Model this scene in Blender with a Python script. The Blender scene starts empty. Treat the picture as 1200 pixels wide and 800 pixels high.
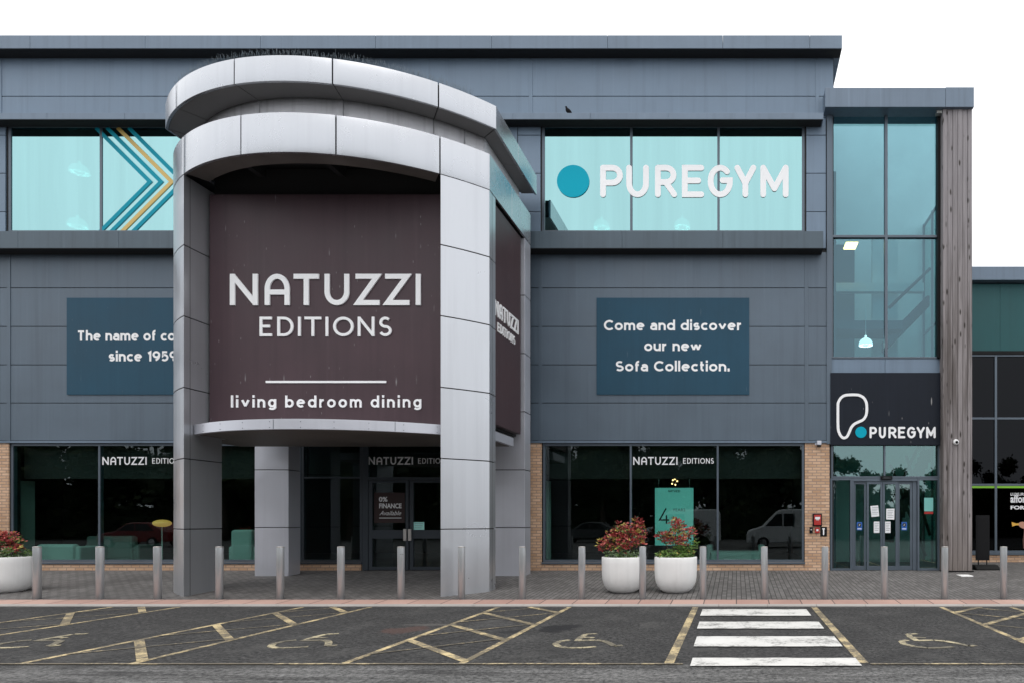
import bpy, bmesh, math, random
from mathutils import Vector, Matrix
random.seed(7)
R = math.radians
C = bpy.context.scene.collection
SC = bpy.context.scene

# ------------------------------------------------------------------ camera, sky, sun, exposure
EYE = 1.615          # eye height above the road
F = 780.0            # focal length in 1200-wide picture units
cam_d = bpy.data.cameras.new('camera')
cam = bpy.data.objects.new('camera', cam_d); C.objects.link(cam)
cam.location = (0, 0, EYE); cam.rotation_euler = (R(90), 0, 0)
cam_d.sensor_width = 36; cam_d.sensor_fit = 'HORIZONTAL'; cam_d.lens = 36*F/1200
cam_d.shift_x = -263/1200; cam_d.shift_y = 209/1200
cam_d.clip_start = 0.1; cam_d.clip_end = 2000
SC.camera = cam

SUN_EL, SUN_AZ = 70, 190     # from in front of the facade (behind the camera), a little to the left
w = bpy.data.worlds.new('World'); SC.world = w; w.use_nodes = True
wn, wl = w.node_tree.nodes, w.node_tree.links
wn.clear()
o_ = wn.new('ShaderNodeOutputWorld'); bg = wn.new('ShaderNodeBackground')
sky = wn.new('ShaderNodeTexSky'); sky.sky_type = 'NISHITA'; sky.sun_disc = False
sky.sun_elevation = R(SUN_EL); sky.sun_rotation = R(SUN_AZ)
sky.air_density = 1.5; sky.dust_density = 4.0
tc = wn.new('ShaderNodeTexCoord'); sep = wn.new('ShaderNodeSeparateXYZ')
wl.new(tc.outputs['Generated'], sep.inputs[0])
rmp = wn.new('ShaderNodeValToRGB')      # overcast cloud: brighter overhead than at the horizon
rmp.color_ramp.elements[0].position = 0.0; rmp.color_ramp.elements[0].color = (0.80, 0.83, 0.87, 1)
rmp.color_ramp.elements[1].position = 1.0; rmp.color_ramp.elements[1].color = (1.0, 1.0, 1.0, 1)
e = rmp.color_ramp.elements.new(0.22); e.color = (0.90, 0.92, 0.95, 1)
wl.new(sep.outputs['Z'], rmp.inputs[0])
cl = wn.new('ShaderNodeTexNoise'); cl.inputs['Scale'].default_value = 2.2; cl.inputs['Detail'].default_value = 5
wl.new(tc.outputs['Generated'], cl.inputs['Vector'])
clr = wn.new('ShaderNodeMapRange'); clr.inputs['To Min'].default_value = 13.2; clr.inputs['To Max'].default_value = 15.4
wl.new(cl.outputs['Fac'], clr.inputs['Value'])
mul = wn.new('ShaderNodeVectorMath'); mul.operation = 'SCALE'
wl.new(rmp.outputs['Color'], mul.inputs[0]); wl.new(clr.outputs[0], mul.inputs['Scale'])
mx = wn.new('ShaderNodeMix'); mx.data_type = 'RGBA'; mx.inputs['Factor'].default_value = 0.93
wl.new(sky.outputs['Color'], mx.inputs['A']); wl.new(mul.outputs[0], mx.inputs['B'])
wl.new(mx.outputs['Result'], bg.inputs['Color']); bg.inputs['Strength'].default_value = 0.085
wl.new(bg.outputs[0], o_.inputs[0])

sd = bpy.data.lights.new('sun', 'SUN'); sd.energy = 0.6; sd.angle = R(36); sd.color = (1, 0.96, 0.91)
sun = bpy.data.objects.new('sun', sd); C.objects.link(sun)
az = R(SUN_AZ)
sdir = Vector((math.sin(az)*math.cos(R(SUN_EL)), math.cos(az)*math.cos(R(SUN_EL)), math.sin(R(SUN_EL))))
sun.rotation_euler = sdir.to_track_quat('Z', 'Y').to_euler()
SC.view_settings.view_transform = 'Standard'; SC.view_settings.look = 'None'
SC.view_settings.exposure = 0.5; SC.view_settings.gamma = 1

# ------------------------------------------------------------------ measuring helpers
DW = 17.4                                   # distance of the facade plane
def X(px, d): return (px-863)*d/F
def Z(py, d): return EYE + (609-py)*d/F
def wx(px): return X(px, DW)
def wz(py): return Z(py, DW)
def road_pt(px, py):
    d = EYE*F/(py-609); return (X(px, d), d)
KERB = 12.43
def pav_z(y): return 0.03 + 0.0541*(min(max(y, KERB), DW)-KERB)
BASE = pav_z(DW)                            # ground at the foot of the facade

# ------------------------------------------------------------------ materials
def _nt(name):
    m = bpy.data.materials.new(name); m.use_nodes = True
    return m, m.node_tree.nodes, m.node_tree.links
def mapped(nodes, links, scale=(1, 1, 1), src='world'):
    mp = nodes.new('ShaderNodeMapping'); mp.inputs['Scale'].default_value = scale
    if src == 'world':
        g = nodes.new('ShaderNodeNewGeometry'); links.new(g.outputs['Position'], mp.inputs[0])
    else:
        g = nodes.new('ShaderNodeTexCoord'); links.new(g.outputs['Object'], mp.inputs[0])
    return mp
def noise(nodes, links, vec, scale, detail=4, rough=0.55):
    n = nodes.new('ShaderNodeTexNoise'); n.inputs['Scale'].default_value = scale
    n.inputs['Detail'].default_value = detail; n.inputs['Roughness'].default_value = rough
    links.new(vec.outputs[0], n.inputs['Vector']); return n
def rng(nodes, links, val, a, b, c, d):
    r = nodes.new('ShaderNodeMapRange')
    for k, v in zip(('From Min', 'From Max', 'To Min', 'To Max'), (a, b, c, d)): r.inputs[k].default_value = v
    links.new(val, r.inputs['Value']); return r
def mixc(nodes, links, fac, a, b, blend='MIX'):
    m = nodes.new('ShaderNodeMix'); m.data_type = 'RGBA'; m.blend_type = blend
    for s, v in (('Factor', fac), ('A', a), ('B', b)):
        if isinstance(v, (int, float)): m.inputs[s].default_value = v
        elif isinstance(v, tuple): m.inputs[s].default_value = (*v, 1)[:4]
        else: links.new(v, m.inputs[s])
    return m.outputs['Result']
def bump(nodes, links, bsdf, h, strength, dist=0.01):
    b = nodes.new('ShaderNodeBump'); b.inputs['Strength'].default_value = strength; b.inputs['Distance'].default_value = dist
    links.new(h, b.inputs['Height']); links.new(b.outputs[0], bsdf.inputs['Normal'])

def mat(name, col, rough=0.5, metal=0.0, var=0.12, streak=0.0, drops=0.0, fine=0.0, spec=0.5, bumpy=0.0, warp=0.0, island=0.0):
    """painted or natural surface: broad mottling, vertical rain streaks, bird droppings, fine grain"""
    m, n, l = _nt(name); b = n['Principled BSDF']
    b.inputs['Metallic'].default_value = metal; b.inputs['Specular IOR Level'].default_value = spec
    g = mapped(n, l)
    f = noise(n, l, g, 0.9, 6)
    dark = tuple(c*(1-var) for c in col); lite = tuple(min(c*(1+var), 1) for c in col)
    c = mixc(n, l, rng(n, l, f.outputs['Fac'], .3, .7, 0, 1).outputs[0], dark, lite)
    if streak:
        s = noise(n, l, mapped(n, l, (7, 7, 0.22)), 1.0, 5, .6)
        c = mixc(n, l, rng(n, l, s.outputs['Fac'], .50, .72, 0, streak).outputs[0], c, tuple(x*.45 for x in col))
        s2 = noise(n, l, mapped(n, l, (11, 11, 0.3)), 1.0, 3, .5)
        c = mixc(n, l, rng(n, l, s2.outputs['Fac'], .60, .8, 0, streak*.7).outputs[0], c, tuple(min(1, x*1.7+.02) for x in col))
    if drops:
        v = n.new('ShaderNodeTexVoronoi'); v.inputs['Scale'].default_value = 1.0; v.inputs['Randomness'].default_value = 1
        l.new(mapped(n, l, (6.0, 6.0, 1.0)).outputs[0], v.inputs['Vector'])
        q = noise(n, l, g, 1.7, 3)
        t = n.new('ShaderNodeMath'); t.operation = 'MULTIPLY'
        l.new(rng(n, l, v.outputs['Distance'], .12, .06, 0, 1).outputs[0], t.inputs[0])
        l.new(rng(n, l, q.outputs['Fac'], .46, .60, 0, drops).outputs[0], t.inputs[1])
        c = mixc(n, l, t.outputs[0], c, (.46, .46, .46))
        v2 = n.new('ShaderNodeTexVoronoi'); v2.inputs['Scale'].default_value = 1.0; l.new(mapped(n, l, (13, 13, 4.2)).outputs[0], v2.inputs['Vector'])
        k2 = n.new('ShaderNodeSeparateColor'); l.new(v2.outputs['Color'], k2.inputs[0])
        t2 = n.new('ShaderNodeMath'); t2.operation = 'MULTIPLY'
        l.new(rng(n, l, v2.outputs['Distance'], .16, .06, 0, 1).outputs[0], t2.inputs[0]); l.new(rng(n, l, k2.outputs[0], .80, .97, 0, drops).outputs[0], t2.inputs[1])
        c = mixc(n, l, t2.outputs[0], c, (.34, .33, .33))
    if fine:
        k = noise(n, l, g, 60, 4, .7)
        c = mixc(n, l, fine, c, mixc(n, l, k.outputs['Fac'], tuple(x*.4 for x in col), tuple(min(1, x*1.8) for x in col)))
    if island:      # sheet-to-sheet difference of the paint batch
        gi = n.new('ShaderNodeNewGeometry'); hv = n.new('ShaderNodeHueSaturation')
        l.new(rng(n, l, gi.outputs['Random Per Island'], 0, 1, 1-island, 1+island).outputs[0], hv.inputs['Value']); l.new(c, hv.inputs['Color']); c = hv.outputs['Color']
    l.new(c, b.inputs['Base Color'])
    rn = rng(n, l, f.outputs['Fac'], .3, .7, max(rough-.06, .03), min(rough+.08, 1)); l.new(rn.outputs[0], b.inputs['Roughness'])
    if bumpy: bump(n, l, b, noise(n, l, g, 45, 5, .7).outputs['Fac'], bumpy)
    if warp: bump(n, l, b, noise(n, l, g, 0.8, 2, .4).outputs['Fac'], warp, .05)
    return m

def glass(name, tint, refl, bias, k=1.0, streak=0.0):
    m, n, l = _nt(name); n.remove(n['Principled BSDF']); out = n['Material Output']
    tr = n.new('ShaderNodeBsdfTransparent'); tr.inputs[0].default_value = (*tint, 1)
    gl = n.new('ShaderNodeBsdfGlossy'); gl.inputs['Roughness'].default_value = 0.004
    g = mapped(n, l)
    if streak:
        s = noise(n, l, mapped(n, l, (3.2, 3.2, .12)), 1.0, 4, .6)
        c = mixc(n, l, rng(n, l, s.outputs['Fac'], .35, .7, 0, streak).outputs[0], refl, tuple(x*.72 for x in refl))
        l.new(c, gl.inputs[0])
    else: gl.inputs[0].default_value = (*refl, 1)
    # outer face reflects (Schlick), inner face of the pane only transmits
    lw = n.new('ShaderNodeLayerWeight'); lw.inputs['Blend'].default_value = .5
    pw = n.new('ShaderNodeMath'); pw.operation = 'POWER'; l.new(lw.outputs['Facing'], pw.inputs[0]); pw.inputs[1].default_value = 5
    fr = n.new('ShaderNodeMath'); fr.operation = 'MULTIPLY_ADD'; l.new(pw.outputs[0], fr.inputs[0]); fr.inputs[1].default_value = .96*k; fr.inputs[2].default_value = .04*k+bias
    gb = n.new('ShaderNodeNewGeometry'); om = n.new('ShaderNodeMath'); om.operation = 'SUBTRACT'; om.inputs[0].default_value = 1; l.new(gb.outputs['Backfacing'], om.inputs[1])
    ma = n.new('ShaderNodeMath'); ma.operation = 'MULTIPLY'; ma.use_clamp = True
    l.new(fr.outputs[0], ma.inputs[0]); l.new(om.outputs[0], ma.inputs[1])
    bp = n.new('ShaderNodeBump'); bp.inputs['Strength'].default_value = .025; bp.inputs['Distance'].default_value = .02
    l.new(noise(n, l, g, .55, 1, .4).outputs['Fac'], bp.inputs['Height']); l.new(bp.outputs[0], gl.inputs['Normal'])
    ms = n.new('ShaderNodeMixShader'); l.new(ma.outputs[0], ms.inputs[0]); l.new(tr.outputs[0], ms.inputs[1]); l.new(gl.outputs[0], ms.inputs[2])
    l.new(ms.outputs[0], out.inputs[0]); return m

def emit(name, col, s):
    m, n, l = _nt(name); b = n['Principled BSDF']
    b.inputs['Base Color'].default_value = (*col, 1); b.inputs['Emission Color'].default_value = (*col, 1)
    b.inputs['Emission Strength'].default_value = s; return m

def brick_mat(name, c1, c2, mortar, bw, bh, ms, vec='xz', rough=.85, offset=.5, bumpy=.5, noisev=.3, grime=0.0):
    m, n, l = _nt(name); b = n['Principled BSDF']; b.inputs['Roughness'].default_value = rough
    b.inputs['Specular IOR Level'].default_value = .25
    g = n.new('ShaderNodeNewGeometry'); s = n.new('ShaderNodeSeparateXYZ'); cb = n.new('ShaderNodeCombineXYZ')
    l.new(g.outputs['Position'], s.inputs[0])
    if vec == 'xz':
        ad = n.new('ShaderNodeMath'); l.new(s.outputs['X'], ad.inputs[0]); l.new(s.outputs['Y'], ad.inputs[1])
        l.new(ad.outputs[0], cb.inputs[0]); l.new(s.outputs['Z'], cb.inputs[1])
    elif vec == 'xy': l.new(s.outputs['X'], cb.inputs[0]); l.new(s.outputs['Y'], cb.inputs[1])
    else: l.new(s.outputs['Y'], cb.inputs[0]); l.new(s.outputs['X'], cb.inputs[1])
    t = n.new('ShaderNodeTexBrick'); l.new(cb.outputs[0], t.inputs['Vector'])
    t.offset = offset
    t.inputs['Color1'].default_value = (*c1, 1); t.inputs['Color2'].default_value = (*c2, 1); t.inputs['Mortar'].default_value = (*mortar, 1)
    t.inputs['Scale'].default_value = 1; t.inputs['Brick Width'].default_value = bw; t.inputs['Row Height'].default_value = bh
    t.inputs['Mortar Size'].default_value = ms; t.inputs['Mortar Smooth'].default_value = .2; t.inputs['Bias'].default_value = 0
    mp = mapped(n, l); q = noise(n, l, mp, 1.3, 6, .6); fi = noise(n, l, mp, 35, 4, .7)
    c = mixc(n, l, noisev, t.outputs['Color'], mixc(n, l, q.outputs['Fac'], (.12, .12, .12), (.9, .9, .9)), 'SOFT_LIGHT')
    c = mixc(n, l, noisev, c, mixc(n, l, fi.outputs['Fac'], (.1, .1, .1), (.9, .9, .9)), 'SOFT_LIGHT')
    if grime:
        gz = noise(n, l, mp, .45, 5, .6)
        c = mixc(n, l, rng(n, l, gz.outputs['Fac'], .45, .7, 0, grime).outputs[0], c, tuple(x*.45 for x in c1))
    l.new(c, b.inputs['Base Color'])
    ht = n.new('ShaderNodeMath'); ht.operation = 'MULTIPLY_ADD'; ht.inputs[1].default_value = -1; ht.inputs[2].default_value = 1
    l.new(t.outputs['Fac'], ht.inputs[0]); bump(n, l, b, ht.outputs[0], bumpy, .008); return m

def asphalt_mat():
    m, n, l = _nt('asphalt'); b = n['Principled BSDF']; b.inputs['Roughness'].default_value = .9
    b.inputs['Specular IOR Level'].default_value = .25
    g = mapped(n, l)
    agg = noise(n, l, g, 17, 6, .85); mid = noise(n, l, g, 1.6, 6, .65); big = noise(n, l, g, .28, 4, .6)
    c = mixc(n, l, rng(n, l, agg.outputs['Fac'], .42, .60, 0, 1).outputs[0], (.015, .015, .016), (.098, .096, .094))
    c = mixc(n, l, rng(n, l, mid.outputs['Fac'], .42, .65, 0, .6).outputs[0], c, (.030, .0295, .030))
    pat = noise(n, l, mapped(n, l, (1.1, .8, 1)), 1.0, 7, .7)
    c = mixc(n, l, rng(n, l, pat.outputs['Fac'], .52, .72, 0, .5).outputs[0], c, (.115, .112, .108))
    ck = n.new('ShaderNodeTexVoronoi'); ck.feature = 'DISTANCE_TO_EDGE'; ck.inputs['Scale'].default_value = .42
    dv = n.new('ShaderNodeVectorMath'); dv.operation = 'MULTIPLY_ADD'; dv.inputs[1].default_value = (.8, .8, .8)
    l.new(mid.outputs['Color'], dv.inputs[0]); l.new(g.outputs[0], dv.inputs[2]); l.new(dv.outputs[0], ck.inputs['Vector'])
    cm = n.new('ShaderNodeMath'); cm.operation = 'MULTIPLY'
    l.new(rng(n, l, ck.outputs['Distance'], .012, .004, 0, 1).outputs[0], cm.inputs[0]); l.new(rng(n, l, big.outputs['Fac'], .48, .6, 0, .7).outputs[0], cm.inputs[1])
    c = mixc(n, l, cm.outputs[0], c, (.016, .016, .016))
    # older, paler surface in the lane in front of the bays (a separate, earlier laying of tarmac)
    s = n.new('ShaderNodeSeparateXYZ'); l.new(g.outputs[0], s.inputs[0])
    wob = n.new('ShaderNodeMath'); wob.operation = 'MULTIPLY_ADD'; wob.inputs[1].default_value = .5
    l.new(mid.outputs['Fac'], wob.inputs[0]); l.new(s.outputs['Y'], wob.inputs[2])
    lane = rng(n, l, wob.outputs[0], 7.75, 7.45, 0, 1)
    st = noise(n, l, mapped(n, l, (.35, 2.6, 1)), 1.6, 6, .7)
    wear = rng(n, l, st.outputs['Fac'], .38, .6, .15, .9)
    mm = n.new('ShaderNodeMath'); mm.operation = 'MULTIPLY'; l.new(lane.outputs[0], mm.inputs[0]); l.new(wear.outputs[0], mm.inputs[1])
    ag2 = mixc(n, l, rng(n, l, agg.outputs['Fac'], .38, .62, 0, 1).outputs[0], (.035, .035, .035), (.30, .295, .29))
    c = mixc(n, l, mm.outputs[0], c, ag2)
    # pale specks of grit
    v = n.new('ShaderNodeTexVoronoi'); v.inputs['Scale'].default_value = 9; l.new(g.outputs[0], v.inputs['Vector'])
    sp = n.new('ShaderNodeMath'); sp.operation = 'MULTIPLY'
    l.new(rng(n, l, v.outputs['Distance'], .11, .06, 0, 1).outputs[0], sp.inputs[0])
    cc = n.new('ShaderNodeSeparateColor'); l.new(v.outputs['Color'], cc.inputs[0])
    l.new(rng(n, l, cc.outputs[0], .72, .9, 0, .5).outputs[0], sp.inputs[1])
    c = mixc(n, l, sp.outputs[0], c, (.22, .21, .20))
    # dark oil patch at the edge of the hatching
    bn = noise(n, l, g, 3.1, 5, .6)
    def blot(cx, cy, rx, ry, strength, c, col=(.016, .016, .018)):
        mp = n.new('ShaderNodeMapping'); mp.inputs['Location'].default_value = (-cx/rx, -cy/ry, 0); mp.inputs['Scale'].default_value = (1/rx, 1/ry, 0)
        l.new(g.outputs[0], mp.inputs[0])
        ln = n.new('ShaderNodeVectorMath'); ln.operation = 'LENGTH'; l.new(mp.outputs[0], ln.inputs[0])
        ad = n.new('ShaderNodeMath'); ad.operation = 'MULTIPLY_ADD'; ad.inputs[1].default_value = 2.2
        l.new(bn.outputs['Fac'], ad.inputs[0]); l.new(ln.outputs['Value'], ad.inputs[2])
        return mixc(n, l, rng(n, l, ad.outputs[0], 2.0, 1.75, 0, strength).outputs[0], c, col)
    c = blot(-2.66, 9.95, .34, .52, .85, c)
    c = blot(-3.25, 9.62, .24, .16, .55, c)
    c = blot(-4.92, 9.80, .34, .40, .45, c, (.12, .062, .05)); c = blot(-4.75, 10.3, .5, .12, .4, c, (.17, .16, .15))
    l.new(c, b.inputs['Base Color'])
    bump(n, l, b, agg.outputs['Fac'], .9, .015); return m

def paint_mat(name, col, wear):
    m, n, l = _nt(name); b = n['Principled BSDF']; b.inputs['Roughness'].default_value = .8
    g = mapped(n, l); a = noise(n, l, g, 20, 6, .8); q = noise(n, l, g, 2.2, 4, .6)
    s = n.new('ShaderNodeMath'); s.operation = 'ADD'; l.new(a.outputs['Fac'], s.inputs[0]); l.new(q.outputs['Fac'], s.inputs[1])
    c = mixc(n, l, rng(n, l, s.outputs[0], 1.0-.06+wear*-.25, 1.14+wear*-.25, 0, 1).outputs[0], col, (.065, .063, .06))
    c = mixc(n, l, rng(n, l, q.outputs['Fac'], .3, .75, 0, .45).outputs[0], c, tuple(x*.55 for x in col))
    l.new(c, b.inputs['Base Color']); bump(n, l, b, a.outputs['Fac'], .5, .006); return m

def wood_mat():
    m, n, l = _nt('weathered_timber'); b = n['Principled BSDF']; b.inputs['Roughness'].default_value = .8
    b.inputs['Specular IOR Level'].default_value = .2
    g = n.new('ShaderNodeNewGeometry'); s = n.new('ShaderNodeSeparateXYZ'); l.new(g.outputs['Position'], s.inputs[0])
    ad = n.new('ShaderNodeMath'); l.new(s.outputs['X'], ad.inputs[0]); l.new(s.outputs['Y'], ad.inputs[1])
    fl = n.new('ShaderNodeMath'); fl.operation = 'SNAP'; fl.inputs[1].default_value = .128; l.new(ad.outputs[0], fl.inputs[0])
    wn_ = n.new('ShaderNodeTexWhiteNoise'); wn_.noise_dimensions = '1D'; l.new(fl.outputs[0], wn_.inputs['W'])
    gr = noise(n, l, mapped(n, l, (26, 26, .55)), 1, 6, .65)
    gb = noise(n, l, mapped(n, l, (5, 5, .35)), 1, 4, .6)
    c = mixc(n, l, rng(n, l, gr.outputs['Fac'], .3, .7, 0, 1).outputs[0], (.12, .105, .105), (.43, .395, .40))
    c = mixc(n, l, rng(n, l, wn_.outputs['Value'], 0, 1, 0, .45).outputs[0], c, (.20, .18, .172))
    c = mixc(n, l, rng(n, l, gb.outputs['Fac'], .52, .7, 0, .6).outputs[0], c, (.07, .058, .05))
    # browner and darker towards the foot, paler towards the head
    c = mixc(n, l, rng(n, l, s.outputs['Z'], 2.4, .3, 0, .5).outputs[0], c, mixc(n, l, gr.outputs['Fac'], (.05, .037, .026), (.22, .17, .13)))
    c = mixc(n, l, rng(n, l, gb.outputs['Fac'], .40, .62, 0, .5).outputs[0], c, (.085, .072, .066))
    c = mixc(n, l, rng(n, l, s.outputs['Z'], 6.5, 10.5, 0, .4).outputs[0], c, (.36, .345, .37))
    v = n.new('ShaderNodeTexVoronoi'); v.inputs['Scale'].default_value = 1; l.new(mapped(n, l, (9, 9, 2.6)).outputs[0], v.inputs['Vector'])
    cc = n.new('ShaderNodeSeparateColor'); l.new(v.outputs['Color'], cc.inputs[0])
    kn = n.new('ShaderNodeMath'); kn.operation = 'MULTIPLY'
    l.new(rng(n, l, v.outputs['Distance'], .26, .12, 0, 1).outputs[0], kn.inputs[0]); l.new(rng(n, l, cc.outputs[0], .42, .55, 0, .95).outputs[0], kn.inputs[1])
    c = mixc(n, l, kn.outputs[0], c, (.03, .024, .02))
    l.new(c, b.inputs['Base Color']); bump(n, l, b, gr.outputs['Fac'], .5, .008); return m

M = {}
M['asphalt'] = asphalt_mat()
M['yellow'] = paint_mat('yellow_road_paint', (.62, .49, .27), .30)
M['yellow_worn'] = paint_mat('worn_yellow_road_paint', (.56, .45, .27), .60)
M['white_paint'] = paint_mat('white_road_paint', (.68, .67, .645), -.35)
M['symbol_paint'] = paint_mat('worn_symbol_paint', (.52, .45, .29), .3)
M['paving'] = brick_mat('block_paving', (.125, .118, .115), (.19, .18, .175), (.05, .048, .045), .2, .1, .009, 'yx', grime=.5)
M['kerb_pink'] = brick_mat('pink_kerb_paving', (.40, .25, .21), (.48, .32, .27), (.13, .10, .09), .62, .62, .012, 'xy', offset=0, bumpy=.3, grime=.35)
M['kerb_grey'] = mat('kerb_concrete', (.36, .34, .32), .85, var=.2, fine=.3)
M['brick'] = brick_mat('buff_brick', (.50, .31, .19), (.68, .46, .31), (.33, .24, .19), .225, .075, .011, grime=.3)
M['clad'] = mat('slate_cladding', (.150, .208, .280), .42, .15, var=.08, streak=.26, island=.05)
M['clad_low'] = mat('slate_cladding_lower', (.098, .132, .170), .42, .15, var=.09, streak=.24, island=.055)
M['trim'] = mat('slate_trim', (.14, .186, .245), .4, .2, var=.1, streak=.25)
M['ledge'] = mat('ledge_metal', (.068, .098, .124), .45, .1, var=.12, streak=.4)
M['gap'] = mat('joint_black', (.014, .015, .017), .8, var=.1)
M['frame'] = mat('window_frame', (.10, .125, .155), .35, .3, var=.08)
M['frame_dark'] = mat('dark_frame', (.045, .055, .068), .4, .3, var=.08)
M['silver'] = mat('silver_panel', (.525, .54, .57), .32, .66, var=.03, streak=.10, island=.03)
M['silver_matt'] = mat('silver_panel_matt', (.58, .59, .645), .38, .5, var=.05, streak=.10)  # rougher, less metallic silver than the front panels
M['drum'] = mat('drum_panel_rain_streaked', (.80, .80, .84), .45, .1, var=.05, streak=.4)
M['silver_ring'] = mat('silver_fascia_panel', (.50, .515, .545), .26, .72, var=.03, streak=.10, island=.03)
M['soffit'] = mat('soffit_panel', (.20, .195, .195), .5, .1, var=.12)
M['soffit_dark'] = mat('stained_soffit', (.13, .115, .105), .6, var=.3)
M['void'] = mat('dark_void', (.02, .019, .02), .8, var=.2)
M['purple'] = mat('plum_sign_panel', (.066, .039, .047), .45, var=.12, streak=.25, drops=.5, spec=.35)
M['purple_side'] = mat('plum_side_panel', (.060, .034, .038), .5, var=.1, streak=.2, drops=.1)
M['white'] = mat('white_lettering', (.92, .92, .93), .4, var=.02)
M['white_dim'] = mat('vinyl_lettering', (.80, .80, .82), .5, var=.02)
M['banner'] = mat('petrol_blue_banner', (.018, .068, .112), .5, var=.1, streak=.15, drops=.1, spec=.25)
M['navy'] = mat('navy_sign_panel', (.011, .015, .024), .5, var=.15, streak=.25, drops=.6, spec=.18)
M['aqua'] = mat('aqua_disc', (.0, .37, .50), .5, var=.02, spec=.15)
M['aqua_line'] = mat('aqua_line', (.005, .28, .38), .5, var=.03, spec=.15)
M['gold'] = mat('gold_line', (.60, .42, .12), .4, var=.04)
M['steel'] = mat('brushed_steel', (.545, .575, .60), .32, .45, var=.10, streak=.35, fine=.10)
M['steel_cap'] = mat('steel_cap', (.55, .53, .51), .45, .7, var=.1)
M['pot'] = mat('white_planter', (.85, .845, .835), .5, var=.10, streak=.15)
M['soil'] = mat('potting_soil', (.03, .022, .016), .95, var=.3, fine=.5)
M['wood'] = wood_mat()
M['film'] = glass('teal_mirror_film', (.20, .42, .40), (.315, .545, .555), .86, .3, .28)
M['tower_glass'] = glass('blue_tinted_glass', (.50, .72, .765), (.42, .645, .75), .12, 1.3, .12)
M['shop_glass'] = glass('green_tinted_glass', (.64, .80, .775), (.80, .90, .92), .0, 1.7)
M['door_glass'] = glass('grey_green_glass', (.50, .66, .64), (.60, .78, .76), .15, 1.8)
M['transom_glass'] = glass('green_transom_glass', (.36, .60, .56), (.50, .74, .74), .17, 1.6)
M['black_glass'] = glass('black_glass', (.05, .055, .06), (.75, .78, .85), .0, .42)
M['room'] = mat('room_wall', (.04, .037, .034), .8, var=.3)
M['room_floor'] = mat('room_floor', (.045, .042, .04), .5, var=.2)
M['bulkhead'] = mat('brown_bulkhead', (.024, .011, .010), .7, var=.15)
M['pale_wall'] = mat('pale_plaster', (.78, .80, .79), .7, var=.08)
M['grey_wall'] = mat('grey_plaster', (.075, .10, .125), .7, var=.08)
M['cream'] = mat('cream_upholstery', (.54, .56, .53), .8, var=.08)
M['taupe'] = mat('taupe_upholstery', (.35, .36, .33), .8, var=.1)
M['lime'] = mat('lime_strip', (.22, .52, .03), .5, var=.03)
M['teal_panel'] = mat('dark_teal_panel', (.022, .092, .098), .5, .1, var=.08, streak=.15, spec=.3)
M['red'] = mat('red_plastic', (.42, .025, .02), .4, var=.06)
M['black'] = mat('black_plastic', (.006, .006, .007), .55, var=.1, spec=.2)
M['rubber'] = mat('black_rubber', (.012, .012, .012), .8, var=.2, spec=.2)
M['paper'] = mat('white_paper', (.80, .81, .83), .8, var=.03)
M['paper_teal'] = mat('teal_paper', (.20, .52, .48), .8, var=.05)
M['blue'] = mat('blue_sticker', (.02, .11, .42), .5, var=.04)
M['poster_teal'] = mat('pale_poster', (.48, .95, .88), .7, var=.05)
M['ink'] = mat('dark_ink', (.015, .02, .02), .6, var=.05)
M['poster_dark'] = mat('dark_red_poster', (.030, .012, .012), .6, var=.1)
M['yellow_card'] = mat('yellow_card', (.75, .42, .06), .6, var=.05)
M['skin'] = mat('printed_skin', (.52, .27, .18), .6, var=.08)
M['sleeve'] = mat('printed_sleeve', (.10, .045, .03), .6, var=.1)
M['lamp_on'] = emit('lit_panel', (1.0, .50, .18), 8)
M['bulb'] = emit('warm_bulb', (1.0, .50, .20), 6.0)
M['globe'] = emit('lit_globe', (1.0, .95, .95), 2.6)
M['lit_shade'] = emit('lit_white_shade', (1.0, .92, .88), 1.6)
M['shade_white'] = mat('white_shade', (.82, .82, .82), .4, var=.02)
M['lamp_mustard'] = emit('mustard_shade', (.85, .40, .10), .45)
M['feather'] = mat('dark_feathers', (.007, .007, .009), .7, var=.3, spec=.1)
M['leaf_red'] = mat('red_leaf', (.36, .046, .046), .45, var=.35)
M['leaf_pink'] = mat('bright_red_leaf', (.58, .15, .13), .45, var=.25)
M['leaf_lime'] = mat('yellow_leaf', (.48, .40, .10), .5, var=.25)
M['leaf_green'] = mat('green_leaf', (.12, .22, .045), .5, var=.3)
M['leaf_grey'] = mat('grey_green_leaf', (.17, .24, .13), .55, var=.25)
M['leaf_dark'] = mat('dark_green_leaf', (.035, .06, .022), .5, var=.3)
M['tree_leaf'] = mat('tree_leaf', (.020, .032, .012), .6, var=.3, spec=.2)
M['tree_leaf_light'] = mat('tree_leaf_light', (.038, .056, .018), .6, var=.3, spec=.2)
M['bark'] = mat('bark', (.07, .05, .035), .9, var=.3, fine=.3)
M['van_white'] = mat('van_white_paint', (.74, .75, .76), .3, var=.02)
M['car_red'] = mat('car_red_paint', (.20, .02, .02), .3, var=.03)
M['car_grey'] = mat('car_grey_paint', (.10, .105, .11), .3, .3, var=.03)
M['car_glass'] = mat('car_window', (.02, .024, .026), .08, var=.05)
M['car_lamp'] = mat('car_lamp', (.75, .76, .78), .15, var=.02)
M['alloy'] = mat('wheel_alloy', (.45, .45, .46), .35, .7, var=.05)

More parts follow.
